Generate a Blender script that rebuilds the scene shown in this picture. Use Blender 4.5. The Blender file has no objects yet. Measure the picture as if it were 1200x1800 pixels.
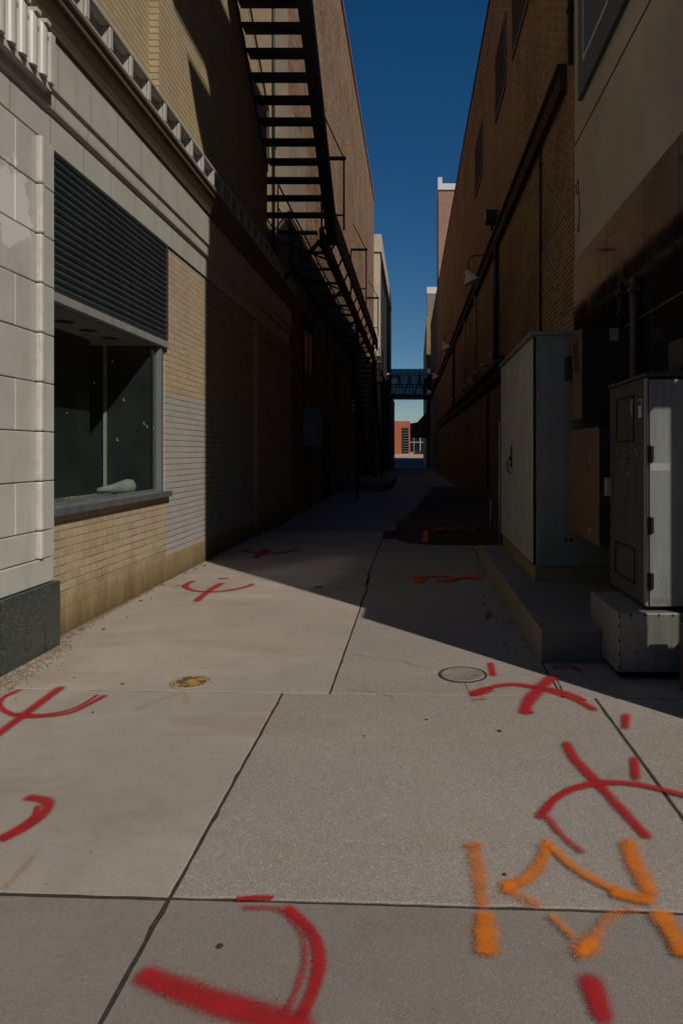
import bpy, bmesh, math, random
from mathutils import Vector, Matrix

random.seed(7)
R = math.radians
scene = bpy.context.scene
col = scene.collection

# ------------------------------------------------------------------ camera, sky, sun, exposure
H = 1.45
cam = bpy.data.cameras.new('camera')
cam.sensor_fit = 'HORIZONTAL'
cam.sensor_width = 24.0
cam.lens = 24.0
cam.shift_x = -130 / 1200
cam.shift_y = -105 / 1200
cam.clip_start = 0.05
cam.clip_end = 3000
camo = bpy.data.objects.new('camera', cam)
camo.location = (0, 0, H)
camo.rotation_euler = (R(90), 0, 0)
col.objects.link(camo)
scene.camera = camo

EL = R(40.5)
sdir = Vector((0.647, -0.763, 0)).normalized()
sun_vec = Vector((sdir.x * math.cos(EL), sdir.y * math.cos(EL), math.sin(EL)))
world = bpy.data.worlds.new('World')
scene.world = world
world.use_nodes = True
wn = world.node_tree
sky = wn.nodes.new('ShaderNodeTexSky')
sky.sky_type = 'NISHITA'
sky.sun_disc = False
sky.sun_elevation = EL
sky.sun_rotation = math.atan2(sdir.x, sdir.y)
sky.altitude = 300
sky.air_density = 1.0
sky.dust_density = 0.3
sky.ozone_density = 3.0
bg = wn.nodes['Background']
bg.inputs['Strength'].default_value = 0.068
hs = wn.nodes.new('ShaderNodeHueSaturation')
hs.inputs['Saturation'].default_value = 1.36
wn.links.new(sky.outputs['Color'], hs.inputs['Color'])
wn.links.new(hs.outputs['Color'], bg.inputs['Color'])

sl = bpy.data.lights.new('sun', 'SUN')
sl.energy = 5.0
sl.angle = R(0.5)
sl.color = (1.0, 0.93, 0.82)
so = bpy.data.objects.new('sun', sl)
so.rotation_euler = (-sun_vec).to_track_quat('-Z', 'Y').to_euler()
so.location = sun_vec * 60
col.objects.link(so)

vs = scene.view_settings
scene.display_settings.display_device = 'sRGB'
vs.view_transform = 'Standard'
vs.look = 'None'
vs.gamma = 1.0
vs.exposure = -0.55
cy = scene.cycles
cy.use_denoising = True
try:
    cy.denoiser = 'OPENIMAGEDENOISE'
except Exception:
    pass
cy.max_bounces = 8
cy.diffuse_bounces = 4
cy.glossy_bounces = 4
cy.transparent_max_bounces = 16
cy.sample_clamp_indirect = 20.0
cy.caustics_reflective = True
cy.blur_glossy = 0.0
cy.caustics_refractive = False

# ------------------------------------------------------------------ material helpers
class NT:
    def __init__(s, name):
        s.m = bpy.data.materials.new(name)
        s.m.use_nodes = True
        s.t = s.m.node_tree
        s.b = s.t.nodes['Principled BSDF']
        s.out = s.t.nodes['Material Output']
        s.pos = s.t.nodes.new('ShaderNodeNewGeometry').outputs['Position']
    def n(s, kind, **kw):
        nd = s.t.nodes.new(kind)
        for k, v in kw.items():
            setattr(nd, k, v)
        return nd
    def put(s, sock, v):
        if v is None:
            return
        if hasattr(v, 'links') or isinstance(v, bpy.types.NodeSocket):
            s.t.links.new(v, sock)
        else:
            if isinstance(v, (tuple, list)) and len(v) == 3 and len(sock.default_value) == 4:
                v = (*v, 1)
            sock.default_value = v
    def math(s, op, a, b=None, c=None, clamp=False):
        nd = s.n('ShaderNodeMath', operation=op, use_clamp=clamp)
        s.put(nd.inputs[0], a)
        if b is not None: s.put(nd.inputs[1], b)
        if c is not None: s.put(nd.inputs[2], c)
        return nd.outputs[0]
    def mix(s, f, a, b, mode='MIX'):
        nd = s.n('ShaderNodeMix', data_type='RGBA', blend_type=mode)
        s.put(nd.inputs[0], f); s.put(nd.inputs[6], a); s.put(nd.inputs[7], b)
        return nd.outputs[2]
    def noise(s, scale, detail=4, rough=0.55, stretch=None, vec=None):
        v = vec if vec is not None else s.pos
        if stretch:
            mp = s.n('ShaderNodeMapping')
            mp.inputs['Scale'].default_value = stretch
            s.t.links.new(v, mp.inputs['Vector']); v = mp.outputs[0]
        nd = s.n('ShaderNodeTexNoise')
        nd.inputs['Scale'].default_value = scale
        nd.inputs['Detail'].default_value = detail
        nd.inputs['Roughness'].default_value = rough
        s.t.links.new(v, nd.inputs['Vector'])
        return nd.outputs['Fac']
    def ramp(s, f, a, b, clamp=True):
        nd = s.n('ShaderNodeMapRange', clamp=clamp)
        s.put(nd.inputs['Value'], f)
        nd.inputs['From Min'].default_value = a
        nd.inputs['From Max'].default_value = b
        return nd.outputs[0]
    def voro(s, scale, vec=None, feature='F1'):
        nd = s.n('ShaderNodeTexVoronoi', feature=feature)
        nd.inputs['Scale'].default_value = scale
        s.t.links.new(vec if vec is not None else s.pos, nd.inputs['Vector'])
        return nd
    def bump(s, h, strength=0.3, dist=0.01, prev=None):
        nd = s.n('ShaderNodeBump')
        nd.inputs['Strength'].default_value = strength
        nd.inputs['Distance'].default_value = dist
        s.put(nd.inputs['Height'], h)
        if prev is not None: s.t.links.new(prev, nd.inputs['Normal'])
        s.t.links.new(nd.outputs[0], s.b.inputs['Normal'])
        return nd.outputs[0]
    def xyz(s):
        nd = s.n('ShaderNodeSeparateXYZ')
        s.t.links.new(s.pos, nd.inputs[0])
        return nd.outputs
    def color(s, c): s.put(s.b.inputs['Base Color'], c)
    def rough(s, c): s.put(s.b.inputs['Roughness'], c)
    def spec(s, c): s.put(s.b.inputs['Specular IOR Level'], c)
    def metal(s, c): s.put(s.b.inputs['Metallic'], c)

def dim(c, f): return tuple(max(0.0, x * f) for x in c)

def plain(name, c, rough=0.6, var=0.25, scale=6, bump=0.1, metal=0.0, spec=0.4, fine=60):
    k = NT(name)
    n1 = k.noise(scale, 5, 0.6)
    n2 = k.noise(fine, 3)
    c1 = k.mix(k.ramp(n1, 0.3, 0.7), dim(c, 1 - var), dim(c, 1 + var))
    c1 = k.mix(k.math('MULTIPLY', k.ramp(n2, 0.45, 0.75), 0.35), c1, dim(c, 0.7))
    k.color(c1); k.rough(rough); k.metal(metal); k.spec(spec)
    if bump: k.bump(n2, bump, 0.004)
    return k.m

def worn(name, c, rust=(0.10, 0.045, 0.02), rough=0.5, rust_amt=0.62, streak=True, metal=0.0, spec=0.5, var=0.15):
    """painted sheet metal with vertical streaks, scuffs and rust"""
    k = NT(name)
    st = k.noise(9, 5, 0.6, (1, 1, 0.12))
    big = k.noise(2.5, 5, 0.6)
    c1 = k.mix(k.ramp(st, 0.35, 0.7), dim(c, 1 - var), dim(c, 1 + var))
    c1 = k.mix(k.math('MULTIPLY', k.ramp(big, 0.45, 0.8), 0.35), c1, dim(c, 0.55))
    dr = k.ramp(k.noise(30, 5, 0.7, (1, 1, 0.05)), 0.56, 0.70)
    c1 = k.mix(k.math('MULTIPLY', dr, 0.45), c1, dim(c, 0.5))
    sc = k.ramp(k.noise(24, 8, 0.8, (1, 1, 0.5)), 0.68, 0.72)
    c1 = k.mix(k.math('MULTIPLY', sc, 0.45), c1, tuple(min(0.6, x * 1.7 + 0.05) for x in c))
    ru = k.ramp(k.noise(14, 7, 0.68), rust_amt, rust_amt + 0.08)
    c1 = k.mix(ru, c1, rust)
    k.color(c1)
    k.rough(k.mix(ru, (rough,) * 3, (0.9,) * 3)); k.metal(metal); k.spec(spec)
    k.bump(k.noise(3, 3), 0.12, 0.01)
    return k.m

def brick(name, a, b, mortar, L=0.216, Hc=0.069, bed=None, bedw=0.010, stain=None, var=0.3, streak=0.0, offs=0.5, soot=0.0, msize=0.008, post=None, mottle=0.15, brickvar=0.6):
    k = NT(name)
    uv = k.n('ShaderNodeUVMap').outputs[0]
    br = k.n('ShaderNodeTexBrick', offset=offs)
    k.t.links.new(uv, br.inputs['Vector'])
    for nm, v in (('Scale', 1), ('Mortar Size', msize), ('Mortar Smooth', 0.2), ('Bias', 0), ('Brick Width', L), ('Row Height', Hc)):
        br.inputs[nm].default_value = v
    br.inputs['Color1'].default_value = (0, 0, 0, 1)
    br.inputs['Color2'].default_value = (1, 1, 1, 1)
    br.inputs['Mortar'].default_value = (0.5, 0.5, 0.5, 1)
    n1 = k.noise(1.3, 6, 0.65)
    n2 = k.noise(40, 4)
    rnd = k.math('ADD', k.math('MULTIPLY', br.outputs['Color'], brickvar), k.math('MULTIPLY', k.ramp(n1, 0.3, 0.7), 1 - brickvar))
    c = k.mix(rnd, a, b)
    c = k.mix(k.math('MULTIPLY', k.ramp(n2, 0.4, 0.75), var), c, dim(a, 0.5))
    mt = k.ramp(k.noise(5.0, 9, 0.78, (1, 1, 0.55)), 0.33, 0.67)
    c = k.mix(mottle, c, k.mix(mt, dim(a, 0.55), dim(b, 1.25)))
    if streak:
        s1 = k.noise(1.6, 6, 0.7, (1, 1, 0.16))
        c = k.mix(k.math('MULTIPLY', k.ramp(s1, 0.5, 0.72), streak), c, dim(a, 0.42))
    if post: c = post(k, c)
    c = k.mix(br.outputs['Fac'], c, mortar)
    hgt = k.math('SUBTRACT', 1.0, br.outputs['Fac'])
    if bed:
        sv = k.n('ShaderNodeSeparateXYZ'); k.t.links.new(uv, sv.inputs[0])
        fr = k.math('FRACT', k.math('DIVIDE', sv.outputs[1], Hc))
        d = k.math('ABSOLUTE', k.math('SUBTRACT', fr, 0.5))
        wob = k.math('MULTIPLY', k.noise(3.0, 4, 0.6), 0.10)
        mk = k.ramp(k.math('ADD', d, wob), 0.5 - bedw / Hc * 0.6 + 0.045, 0.5 + 0.05)
        c = k.mix(mk, c, bed)
    if soot:
        s2 = k.noise(0.55, 5, 0.6)
        c = k.mix(k.math('MULTIPLY', k.ramp(s2, 0.45, 0.75), soot), c, dim(a, 0.35))
    if stain:
        zc = k.xyz()[2]
        g = k.math('SUBTRACT', stain[1], k.math('ADD', zc, k.math('MULTIPLY', k.noise(5, 5, 0.65, (1, 1, 0.3)), stain[1] * 0.9)))
        c = k.mix(k.math('MULTIPLY', k.ramp(g, -0.12, 0.22), 0.8), c, stain[0])
    k.color(c); k.rough(0.85); k.spec(0.25)
    k.bump(k.math('ADD', hgt, k.math('MULTIPLY', n2, 0.35)), 0.55, 0.006)
    return k.m

def concrete(name, c, agg=0.0, stain=0.3, crack=True, warm=(0.22, 0.13, 0.07)):
    k = NT(name)
    n0 = k.noise(0.55, 5, 0.6)
    n1 = k.noise(2.2, 6, 0.65)
    n2 = k.noise(9, 6, 0.7)
    n3 = k.noise(160, 3, 0.6)
    cc = k.mix(k.ramp(n0, 0.3, 0.7), dim(c, 0.84), dim(c, 1.14))
    cc = k.mix(k.math('MULTIPLY', k.ramp(n1, 0.45, 0.78), 0.55 * stain), cc, dim(c, 0.55))
    cc = k.mix(k.math('MULTIPLY', k.ramp(n2, 0.55, 0.8), 0.35), cc, dim(c, 0.66))
    pt = k.ramp(k.noise(0.9, 7, 0.72), 0.50, 0.62)
    cc = k.mix(k.math('MULTIPLY', pt, 0.30 * stain), cc, dim(c, 0.62))
    wt = k.ramp(k.noise(1.7, 7, 0.7, (0.5, 1.6, 1)), 0.56, 0.66)
    cc = k.mix(k.math('MULTIPLY', wt, 0.28 * stain), cc, dim(c, 1.28))
    rs = k.ramp(k.noise(1.1, 6, 0.7, (0.6, 1.7, 1)), 0.52, 0.72)
    cc = k.mix(k.math('MULTIPLY', rs, 0.5 * stain), cc, warm)
    cc = k.mix(k.math('MULTIPLY', k.ramp(n3, 0.35, 0.7), 0.28), cc, dim(c, 0.5))
    blk = k.ramp(k.noise(23, 2, 0.4), 0.77, 0.79)
    cc = k.mix(k.math('MULTIPLY', blk, 0.5), cc, dim(c, 0.25))
    hgt = n3
    if agg:
        v1 = k.voro(200)
        vc = k.n('ShaderNodeSeparateXYZ'); k.t.links.new(v1.outputs['Color'], vc.inputs[0])
        lite = k.ramp(vc.outputs[0], 0.72, 0.95)
        dark = k.ramp(vc.outputs[1], 0.74, 0.95)
        cc = k.mix(k.math('MULTIPLY', lite, agg), cc, dim(c, 1.75))
        cc = k.mix(k.math('MULTIPLY', dark, agg), cc, dim(c, 0.38))
        hgt = k.math('ADD', n3, k.math('MULTIPLY', v1.outputs['Distance'], -0.8))
    k.color(cc); k.rough(0.88); k.spec(0.25)
    k.bump(hgt, 0.3 if agg else 0.2, 0.003)
    return k.m

M = {}
def _cream_post(k, c):
    n = k.ramp(k.noise(7, 5, 0.6), 0.5, 0.8)
    return k.mix(k.math('MULTIPLY', n, 0.35), c, (0.26, 0.17, 0.08))
M['cream'] = brick('cream_brick', (0.33, 0.245, 0.15), (0.45, 0.36, 0.24), (0.46, 0.38, 0.27), bed=(0.055, 0.04, 0.025), stain=((0.10, 0.06, 0.022), 0.55), post=_cream_post)
M['cream_up'] = brick('cream_brick_upper', (0.35, 0.265, 0.155), (0.44, 0.345, 0.21), (0.40, 0.33, 0.22), bed=(0.06, 0.045, 0.03), bedw=0.014, streak=0.25)
M['grey_brick'] = brick('painted_brick', (0.315, 0.295, 0.275), (0.385, 0.36, 0.335), (0.35, 0.325, 0.305), bed=(0.07, 0.055, 0.045), post=_cream_post if False else None)
M['soldier'] = brick('soldier_brick', (0.30, 0.215, 0.115), (0.40, 0.31, 0.18), (0.28, 0.21, 0.12), L=0.069, Hc=0.21, offs=0.0, stain=((0.10, 0.058, 0.02), 0.42), msize=0.006)
M['red'] = brick('red_brick', (0.105, 0.056, 0.030), (0.47, 0.262, 0.140), (0.22, 0.16, 0.105), streak=0.55, var=0.5, soot=0.45, mottle=0.22, brickvar=0.82)
M['brown'] = brick('brown_brick', (0.10, 0.055, 0.024), (0.44, 0.255, 0.12), (0.48, 0.345, 0.20), streak=0.45, var=0.5, soot=0.45, mottle=0.22, brickvar=0.82, msize=0.011)
M['belt'] = brick('sooty_belt_brick', (0.030, 0.02, 0.012), (0.07, 0.045, 0.026), (0.05, 0.035, 0.02), mottle=0.4)
M['dark_brick'] = brick('dark_ledge_brick', (0.045, 0.026, 0.02), (0.085, 0.045, 0.034), (0.06, 0.045, 0.038))
M['pale_brick'] = brick('pale_brick', (0.26, 0.135, 0.09), (0.36, 0.20, 0.14), (0.4, 0.34, 0.28), L=0.4, Hc=0.2, mottle=0.3)
M['orange_brick'] = brick('orange_brick', (0.33, 0.085, 0.036), (0.41, 0.12, 0.052), (0.45, 0.2, 0.12), L=0.4, Hc=0.2, var=0.15)
M['grey_render'] = plain('grey_render', (0.215, 0.175, 0.13), 0.9, 0.2, 3, 0.2)

def _terracotta(name, c, joints=None):
    k = NT(name)
    n1 = k.noise(2.0, 6, 0.65)
    st = k.noise(7, 6, 0.7, (1, 1, 0.15))
    cc = k.mix(k.ramp(n1, 0.3, 0.7), dim(c, 0.88), dim(c, 1.1))
    cc = k.mix(k.math('MULTIPLY', k.ramp(st, 0.52, 0.75), 0.45), cc, dim((c[0], c[1] * 0.97, c[2] * 0.9), 0.62))
    pe = k.ramp(k.noise(5.5, 7, 0.72), 0.69, 0.71)
    cc = k.mix(pe, cc, (0.62, 0.60, 0.55))
    # patches of flaking white paint round one joint
    vd = k.n('ShaderNodeVectorMath', operation='DISTANCE')
    mp = k.n('ShaderNodeMapping'); mp.inputs['Scale'].default_value = (1, 1.0, 0.8)
    k.t.links.new(k.pos, mp.inputs[0]); k.t.links.new(mp.outputs[0], vd.inputs[0])
    vd.inputs[1].default_value = (-2.7, 4.64, 3.13 * 0.8)
    pk = k.math('ADD', vd.outputs['Value'], k.math('MULTIPLY', k.math('SUBTRACT', k.noise(9, 6, 0.7), 0.5), 0.55))
    cc = k.mix(k.ramp(pk, 0.22, 0.20), cc, (0.60, 0.59, 0.56))
    if joints:
        uv = k.n('ShaderNodeUVMap').outputs[0]
        sv = k.n('ShaderNodeSeparateXYZ'); k.t.links.new(uv, sv.inputs[0])
        fr = k.math('ABSOLUTE', k.math('SUBTRACT', k.math('FRACT', k.math('DIVIDE', sv.outputs[0], joints)), 0.5))
        mk = k.ramp(fr, 0.5 - 0.006 / joints, 0.5 - 0.003 / joints)
        cc = k.mix(k.math('MULTIPLY', mk, 0.75), cc, (0.12, 0.10, 0.075))
    k.color(cc); k.rough(0.38); k.spec(0.5)
    k.bump(k.math('ADD', k.noise(12, 5), k.math('MULTIPLY', pe, 0.4)), 0.12, 0.006)
    return k.m
M['terra'] = _terracotta('terracotta_block', (0.435, 0.435, 0.395))
M['band'] = _terracotta('terracotta_band', (0.405, 0.395, 0.355), 0.52)
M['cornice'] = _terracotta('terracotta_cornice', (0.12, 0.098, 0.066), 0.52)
M['caulk'] = plain('caulk', (0.5, 0.47, 0.42), 0.7, 0.15, 12, 0.2)
M['joint'] = plain('joint_mortar', (0.10, 0.085, 0.07), 0.95, 0.2)

def _granite(name, c, rough):
    k = NT(name)
    v = k.voro(150); vc = k.n('ShaderNodeSeparateXYZ'); k.t.links.new(v.outputs['Color'], vc.inputs[0])
    cc = k.mix(k.ramp(vc.outputs[0], 0.55, 1.0), dim(c, 0.5), dim(c, 2.4))
    cc = k.mix(k.math('MULTIPLY', k.ramp(k.noise(6, 5, 0.7), 0.6, 0.75), 0.6), cc, (0.20, 0.15, 0.10))
    k.color(cc); k.rough(rough); k.spec(0.5)
    return k.m
M['green_granite'] = _granite('green_granite', (0.045, 0.055, 0.05), 0.35)
def _polished():
    k = NT('black_granite')
    st = k.noise(6, 5, 0.6, (1, 1, 0.1))
    k.color(k.mix(k.ramp(st, 0.4, 0.75), (0.012, 0.011, 0.010), (0.028, 0.024, 0.022)))
    k.rough(k.mix(k.ramp(st, 0.35, 0.75), (0.035,) * 3, (0.12,) * 3)); k.spec(0.45)
    k.bump(k.noise(1.3, 2), 0.05, 0.02)
    return k.m
M['black_granite'] = _polished()
M['stucco'] = plain('stucco', (0.52, 0.45, 0.375), 0.92, 0.16, 0.9, 0.35, fine=120, spec=0.2)
M['stucco_joint'] = plain('stucco_joint', (0.05, 0.04, 0.032), 0.95, 0.2)
M['black_steel'] = worn('black_painted_steel', (0.012, 0.012, 0.013), (0.045, 0.018, 0.01), 0.55, 0.66)
M['shutter'] = worn('shutter_paint', (0.040, 0.048, 0.052), (0.16, 0.14, 0.12), 0.42, 0.72)
M['alu'] = worn('dull_aluminium', (0.33, 0.33, 0.32), (0.12, 0.10, 0.08), 0.45, 0.66, metal=0.3)
M['jamb'] = worn('window_jamb', (0.13, 0.14, 0.15), (0.2, 0.19, 0.17), 0.45, 0.66)
M['slate'] = plain('slate_sill', (0.085, 0.092, 0.095), 0.55, 0.25, 9, 0.15)
M['case_green'] = plain('case_panel_green', (0.036, 0.045, 0.042), 0.5, 0.3, 3, 0.05)
M['case_slate'] = plain('case_panel_slate', (0.042, 0.050, 0.050), 0.5, 0.25, 3, 0.05)
M['case_ceiling'] = plain('case_ceiling', (0.50, 0.52, 0.47), 0.8, 0.15)
M['white_trim'] = plain('white_trim', (0.55, 0.56, 0.53), 0.5, 0.1)
M['black'] = plain('matt_black', (0.008, 0.008, 0.008), 0.8, 0.2)
M['plaster'] = plain('plaster_lump', (0.42, 0.42, 0.38), 0.95, 0.2, 14, 0.4)
M['dust'] = plain('sill_dust', (0.27, 0.26, 0.22), 0.95, 0.4, 18, 0.4)
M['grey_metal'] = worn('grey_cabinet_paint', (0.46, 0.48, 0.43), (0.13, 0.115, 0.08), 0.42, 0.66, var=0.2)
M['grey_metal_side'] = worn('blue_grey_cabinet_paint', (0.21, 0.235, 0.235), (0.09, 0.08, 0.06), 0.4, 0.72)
M['dark_box'] = worn('dark_bronze_paint', (0.085, 0.080, 0.070), (0.30, 0.29, 0.28), 0.38, 0.71, var=0.2)
M['box_strip'] = worn('bare_grey_metal', (0.33, 0.33, 0.325), (0.16, 0.12, 0.09), 0.4, 0.66)
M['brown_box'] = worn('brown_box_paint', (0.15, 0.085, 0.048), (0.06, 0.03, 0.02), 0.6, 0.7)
M['brown_dark'] = worn('dark_paint_and_shade', (0.02, 0.017, 0.014), (0.05, 0.03, 0.02), 0.6, 0.72)
M['base_metal'] = worn('scratched_base_metal', (0.30, 0.285, 0.26), (0.15, 0.08, 0.04), 0.42, 0.60, metal=0.2)
M['pad'] = concrete('mossy_pad_concrete', (0.30, 0.26, 0.16), 0.2, 0.9)
M['pad_top'] = concrete('pad_concrete', (0.20, 0.185, 0.165), 0.2, 0.8)
M['lamp_white'] = worn('lamp_enamel', (0.78, 0.75, 0.68), (0.2, 0.15, 0.1), 0.4, 0.75)
M['rusty_pipe'] = worn('rusty_conduit', (0.085, 0.055, 0.038), (0.10, 0.05, 0.03), 0.6, 0.55)
M['pale_pipe'] = worn('pale_downpipe', (0.34, 0.27, 0.19), (0.12, 0.07, 0.04), 0.6, 0.6)
M['white_cap'] = plain('porcelain', (0.62, 0.62, 0.60), 0.25, 0.08, 8, 0)
M['coping'] = plain('white_coping', (0.62, 0.60, 0.56), 0.8, 0.1)
M['louvre'] = plain('louvre_metal', (0.06, 0.057, 0.05), 0.5, 0.2)
M['louvre_frame'] = plain('louvre_frame', (0.14, 0.12, 0.095), 0.6, 0.2)
M['sign_field'] = plain('sign_field', (0.045, 0.072, 0.085), 0.5, 0.12, 2, 0.03)
M['sign_line'] = plain('sign_line', (0.68, 0.64, 0.58), 0.6, 0.08)
M['steel_strip'] = plain('steel_strip', (0.30, 0.30, 0.29), 0.3, 0.15, 6, 0, metal=0.8)
M['cream_panel'] = plain('cream_precast', (0.44, 0.385, 0.29), 0.85, 0.12, 1.2, 0.2)
M['tan_panel'] = plain('tan_precast', (0.36, 0.245, 0.13), 0.85, 0.15, 1.2, 0.2)
M['asphalt'] = concrete('asphalt', (0.26, 0.245, 0.24), 0.3, 0.9, warm=(0.05, 0.035, 0.02))
M['dark_asphalt'] = concrete('dark_asphalt', (0.075, 0.072, 0.072), 0.5, 0.9, warm=(0.05, 0.035, 0.02))
M['soil'] = plain('joint_soil', (0.035, 0.028, 0.02), 1.0, 0.4, 30, 0.4)
M['conc_a'] = concrete('concrete_smooth', (0.335, 0.293, 0.250), 0.14, 1.0)
M['conc_b'] = concrete('concrete_aggregate', (0.282, 0.247, 0.216), 0.42, 0.6)
M['conc_c'] = concrete('concrete_near', (0.222, 0.195, 0.172), 0.2, 1.0)
M['conc_d'] = concrete('concrete_grey', (0.29, 0.255, 0.222), 0.45, 0.8)
M['plaza'] = concrete('plaza_paving', (0.42, 0.35, 0.28), 0.1, 0.6)
M['iron'] = worn('cast_iron_cover', (0.22, 0.195, 0.168), (0.12, 0.07, 0.04), 0.6, 0.6)
M['yellow_iron'] = worn('yellow_cover_paint', (0.36, 0.21, 0.045), (0.07, 0.05, 0.03), 0.65, 0.47)
M['gravel'] = plain('gravel', (0.19, 0.135, 0.08), 0.95, 0.6, 45, 0.2)
M['rubble'] = plain('rubble', (0.11, 0.105, 0.095), 0.95, 0.6, 25, 0.2)
M['sticker_white'] = plain('sticker_white', (0.5, 0.5, 0.5), 0.6, 0.1)
M['sticker_grey'] = plain('sticker_grey', (0.22, 0.23, 0.23), 0.6, 0.1)
M['sticker_blue'] = plain('sticker_blue', (0.03, 0.04, 0.12), 0.6, 0.1)
M['sticker_red'] = plain('sticker_red', (0.30, 0.08, 0.04), 0.6, 0.1)
M['shrub'] = plain('shrub_leaf', (0.05, 0.09, 0.03), 0.8, 0.4, 8, 0)
M['shrub_red'] = plain('shrub_red_leaf', (0.14, 0.03, 0.03), 0.8, 0.4, 8, 0)

def _glass(name, tint, refl=1.0, rough=0.0):
    k = NT(name)
    tr = k.n('ShaderNodeBsdfTransparent'); tr.inputs[0].default_value = (*tint, 1)
    gl = k.n('ShaderNodeBsdfGlossy'); gl.inputs['Roughness'].default_value = rough
    lw_ = k.n('ShaderNodeLayerWeight'); lw_.inputs['Blend'].default_value = 0.5
    mx = k.n('ShaderNodeMixShader')
    fz = k.math('ADD', 0.04, k.math('MULTIPLY', k.math('POWER', lw_.outputs['Facing'], 4), 0.75))
    k.t.links.new(k.math('MULTIPLY', fz, refl), mx.inputs[0])
    k.t.links.new(tr.outputs[0], mx.inputs[1]); k.t.links.new(gl.outputs[0], mx.inputs[2])
    k.t.links.new(mx.outputs[0], k.out.inputs['Surface'])
    return k.m
M['glass'] = _glass('shop_glass', (0.84, 0.88, 0.86), 1.0, 0.15)
M['clear_glass'] = _glass('clear_glass', (0.93, 0.94, 0.93))
M['bridge_glass'] = _glass('bridge_glass', (0.42, 0.52, 0.58))
def _winglass():
    k = NT('window_glass'); k.color((0.012, 0.016, 0.022)); k.rough(0.06); k.spec(0.6)
    k.bump(k.noise(0.8, 2), 0.05, 0.02)
    return k.m
M['win'] = _winglass()
def _bluewin():
    k = NT('blue_window_glass'); k.color((0.012, 0.035, 0.085)); k.rough(0.08); k.spec(0.9)
    return k.m
M['blue_win'] = _bluewin()

def _paint(name, c):
    """sprayed paint: coverage falls off from the middle of the stroke, grains of bare concrete show through"""
    k = NT(name)
    at = k.n('ShaderNodeAttribute', attribute_name='cover').outputs['Fac']
    nz = k.noise(330, 2, 0.6)
    nf = k.noise(120, 3, 0.6)
    nb = k.noise(9, 5, 0.65)
    g = k.math('ADD', k.math('MULTIPLY', k.math('SUBTRACT', nz, 0.5), 1.15), k.math('MULTIPLY', k.math('SUBTRACT', nf, 0.5), 0.7))
    thr = k.math('ADD', 0.46, g)                       # where the grains of the concrete stay bare
    cvr = k.math('ADD', at, k.math('MULTIPLY', k.math('SUBTRACT', nb, 0.5), 0.35))
    rm = k.n('ShaderNodeMapRange', interpolation_type='SMOOTHSTEP')
    k.put(rm.inputs['Value'], k.math('SUBTRACT', cvr, thr)); rm.inputs['From Min'].default_value = -0.24; rm.inputs['From Max'].default_value = 0.50
    al = k.math('MULTIPLY', k.math('MULTIPLY', rm.outputs[0], 0.90), k.ramp(at, 0.01, 0.10))
    k.bump(nz, 0.25, 0.003)
    k.color(k.mix(k.ramp(nb, 0.35, 0.7), dim(c, 0.82), dim(c, 1.12)))
    k.rough(0.75); k.spec(0.3)
    k.put(k.b.inputs['Alpha'], al)
    return k.m
M['red_paint'] = _paint('red_spray', (0.37, 0.011, 0.015))
M['orange_paint'] = _paint('orange_spray', (0.62, 0.165, 0.012))
M['hot_orange'] = _paint('red_orange_spray', (0.75, 0.075, 0.012))
M['faint_orange'] = _paint('faint_orange_spray', (0.45, 0.20, 0.05))

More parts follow.
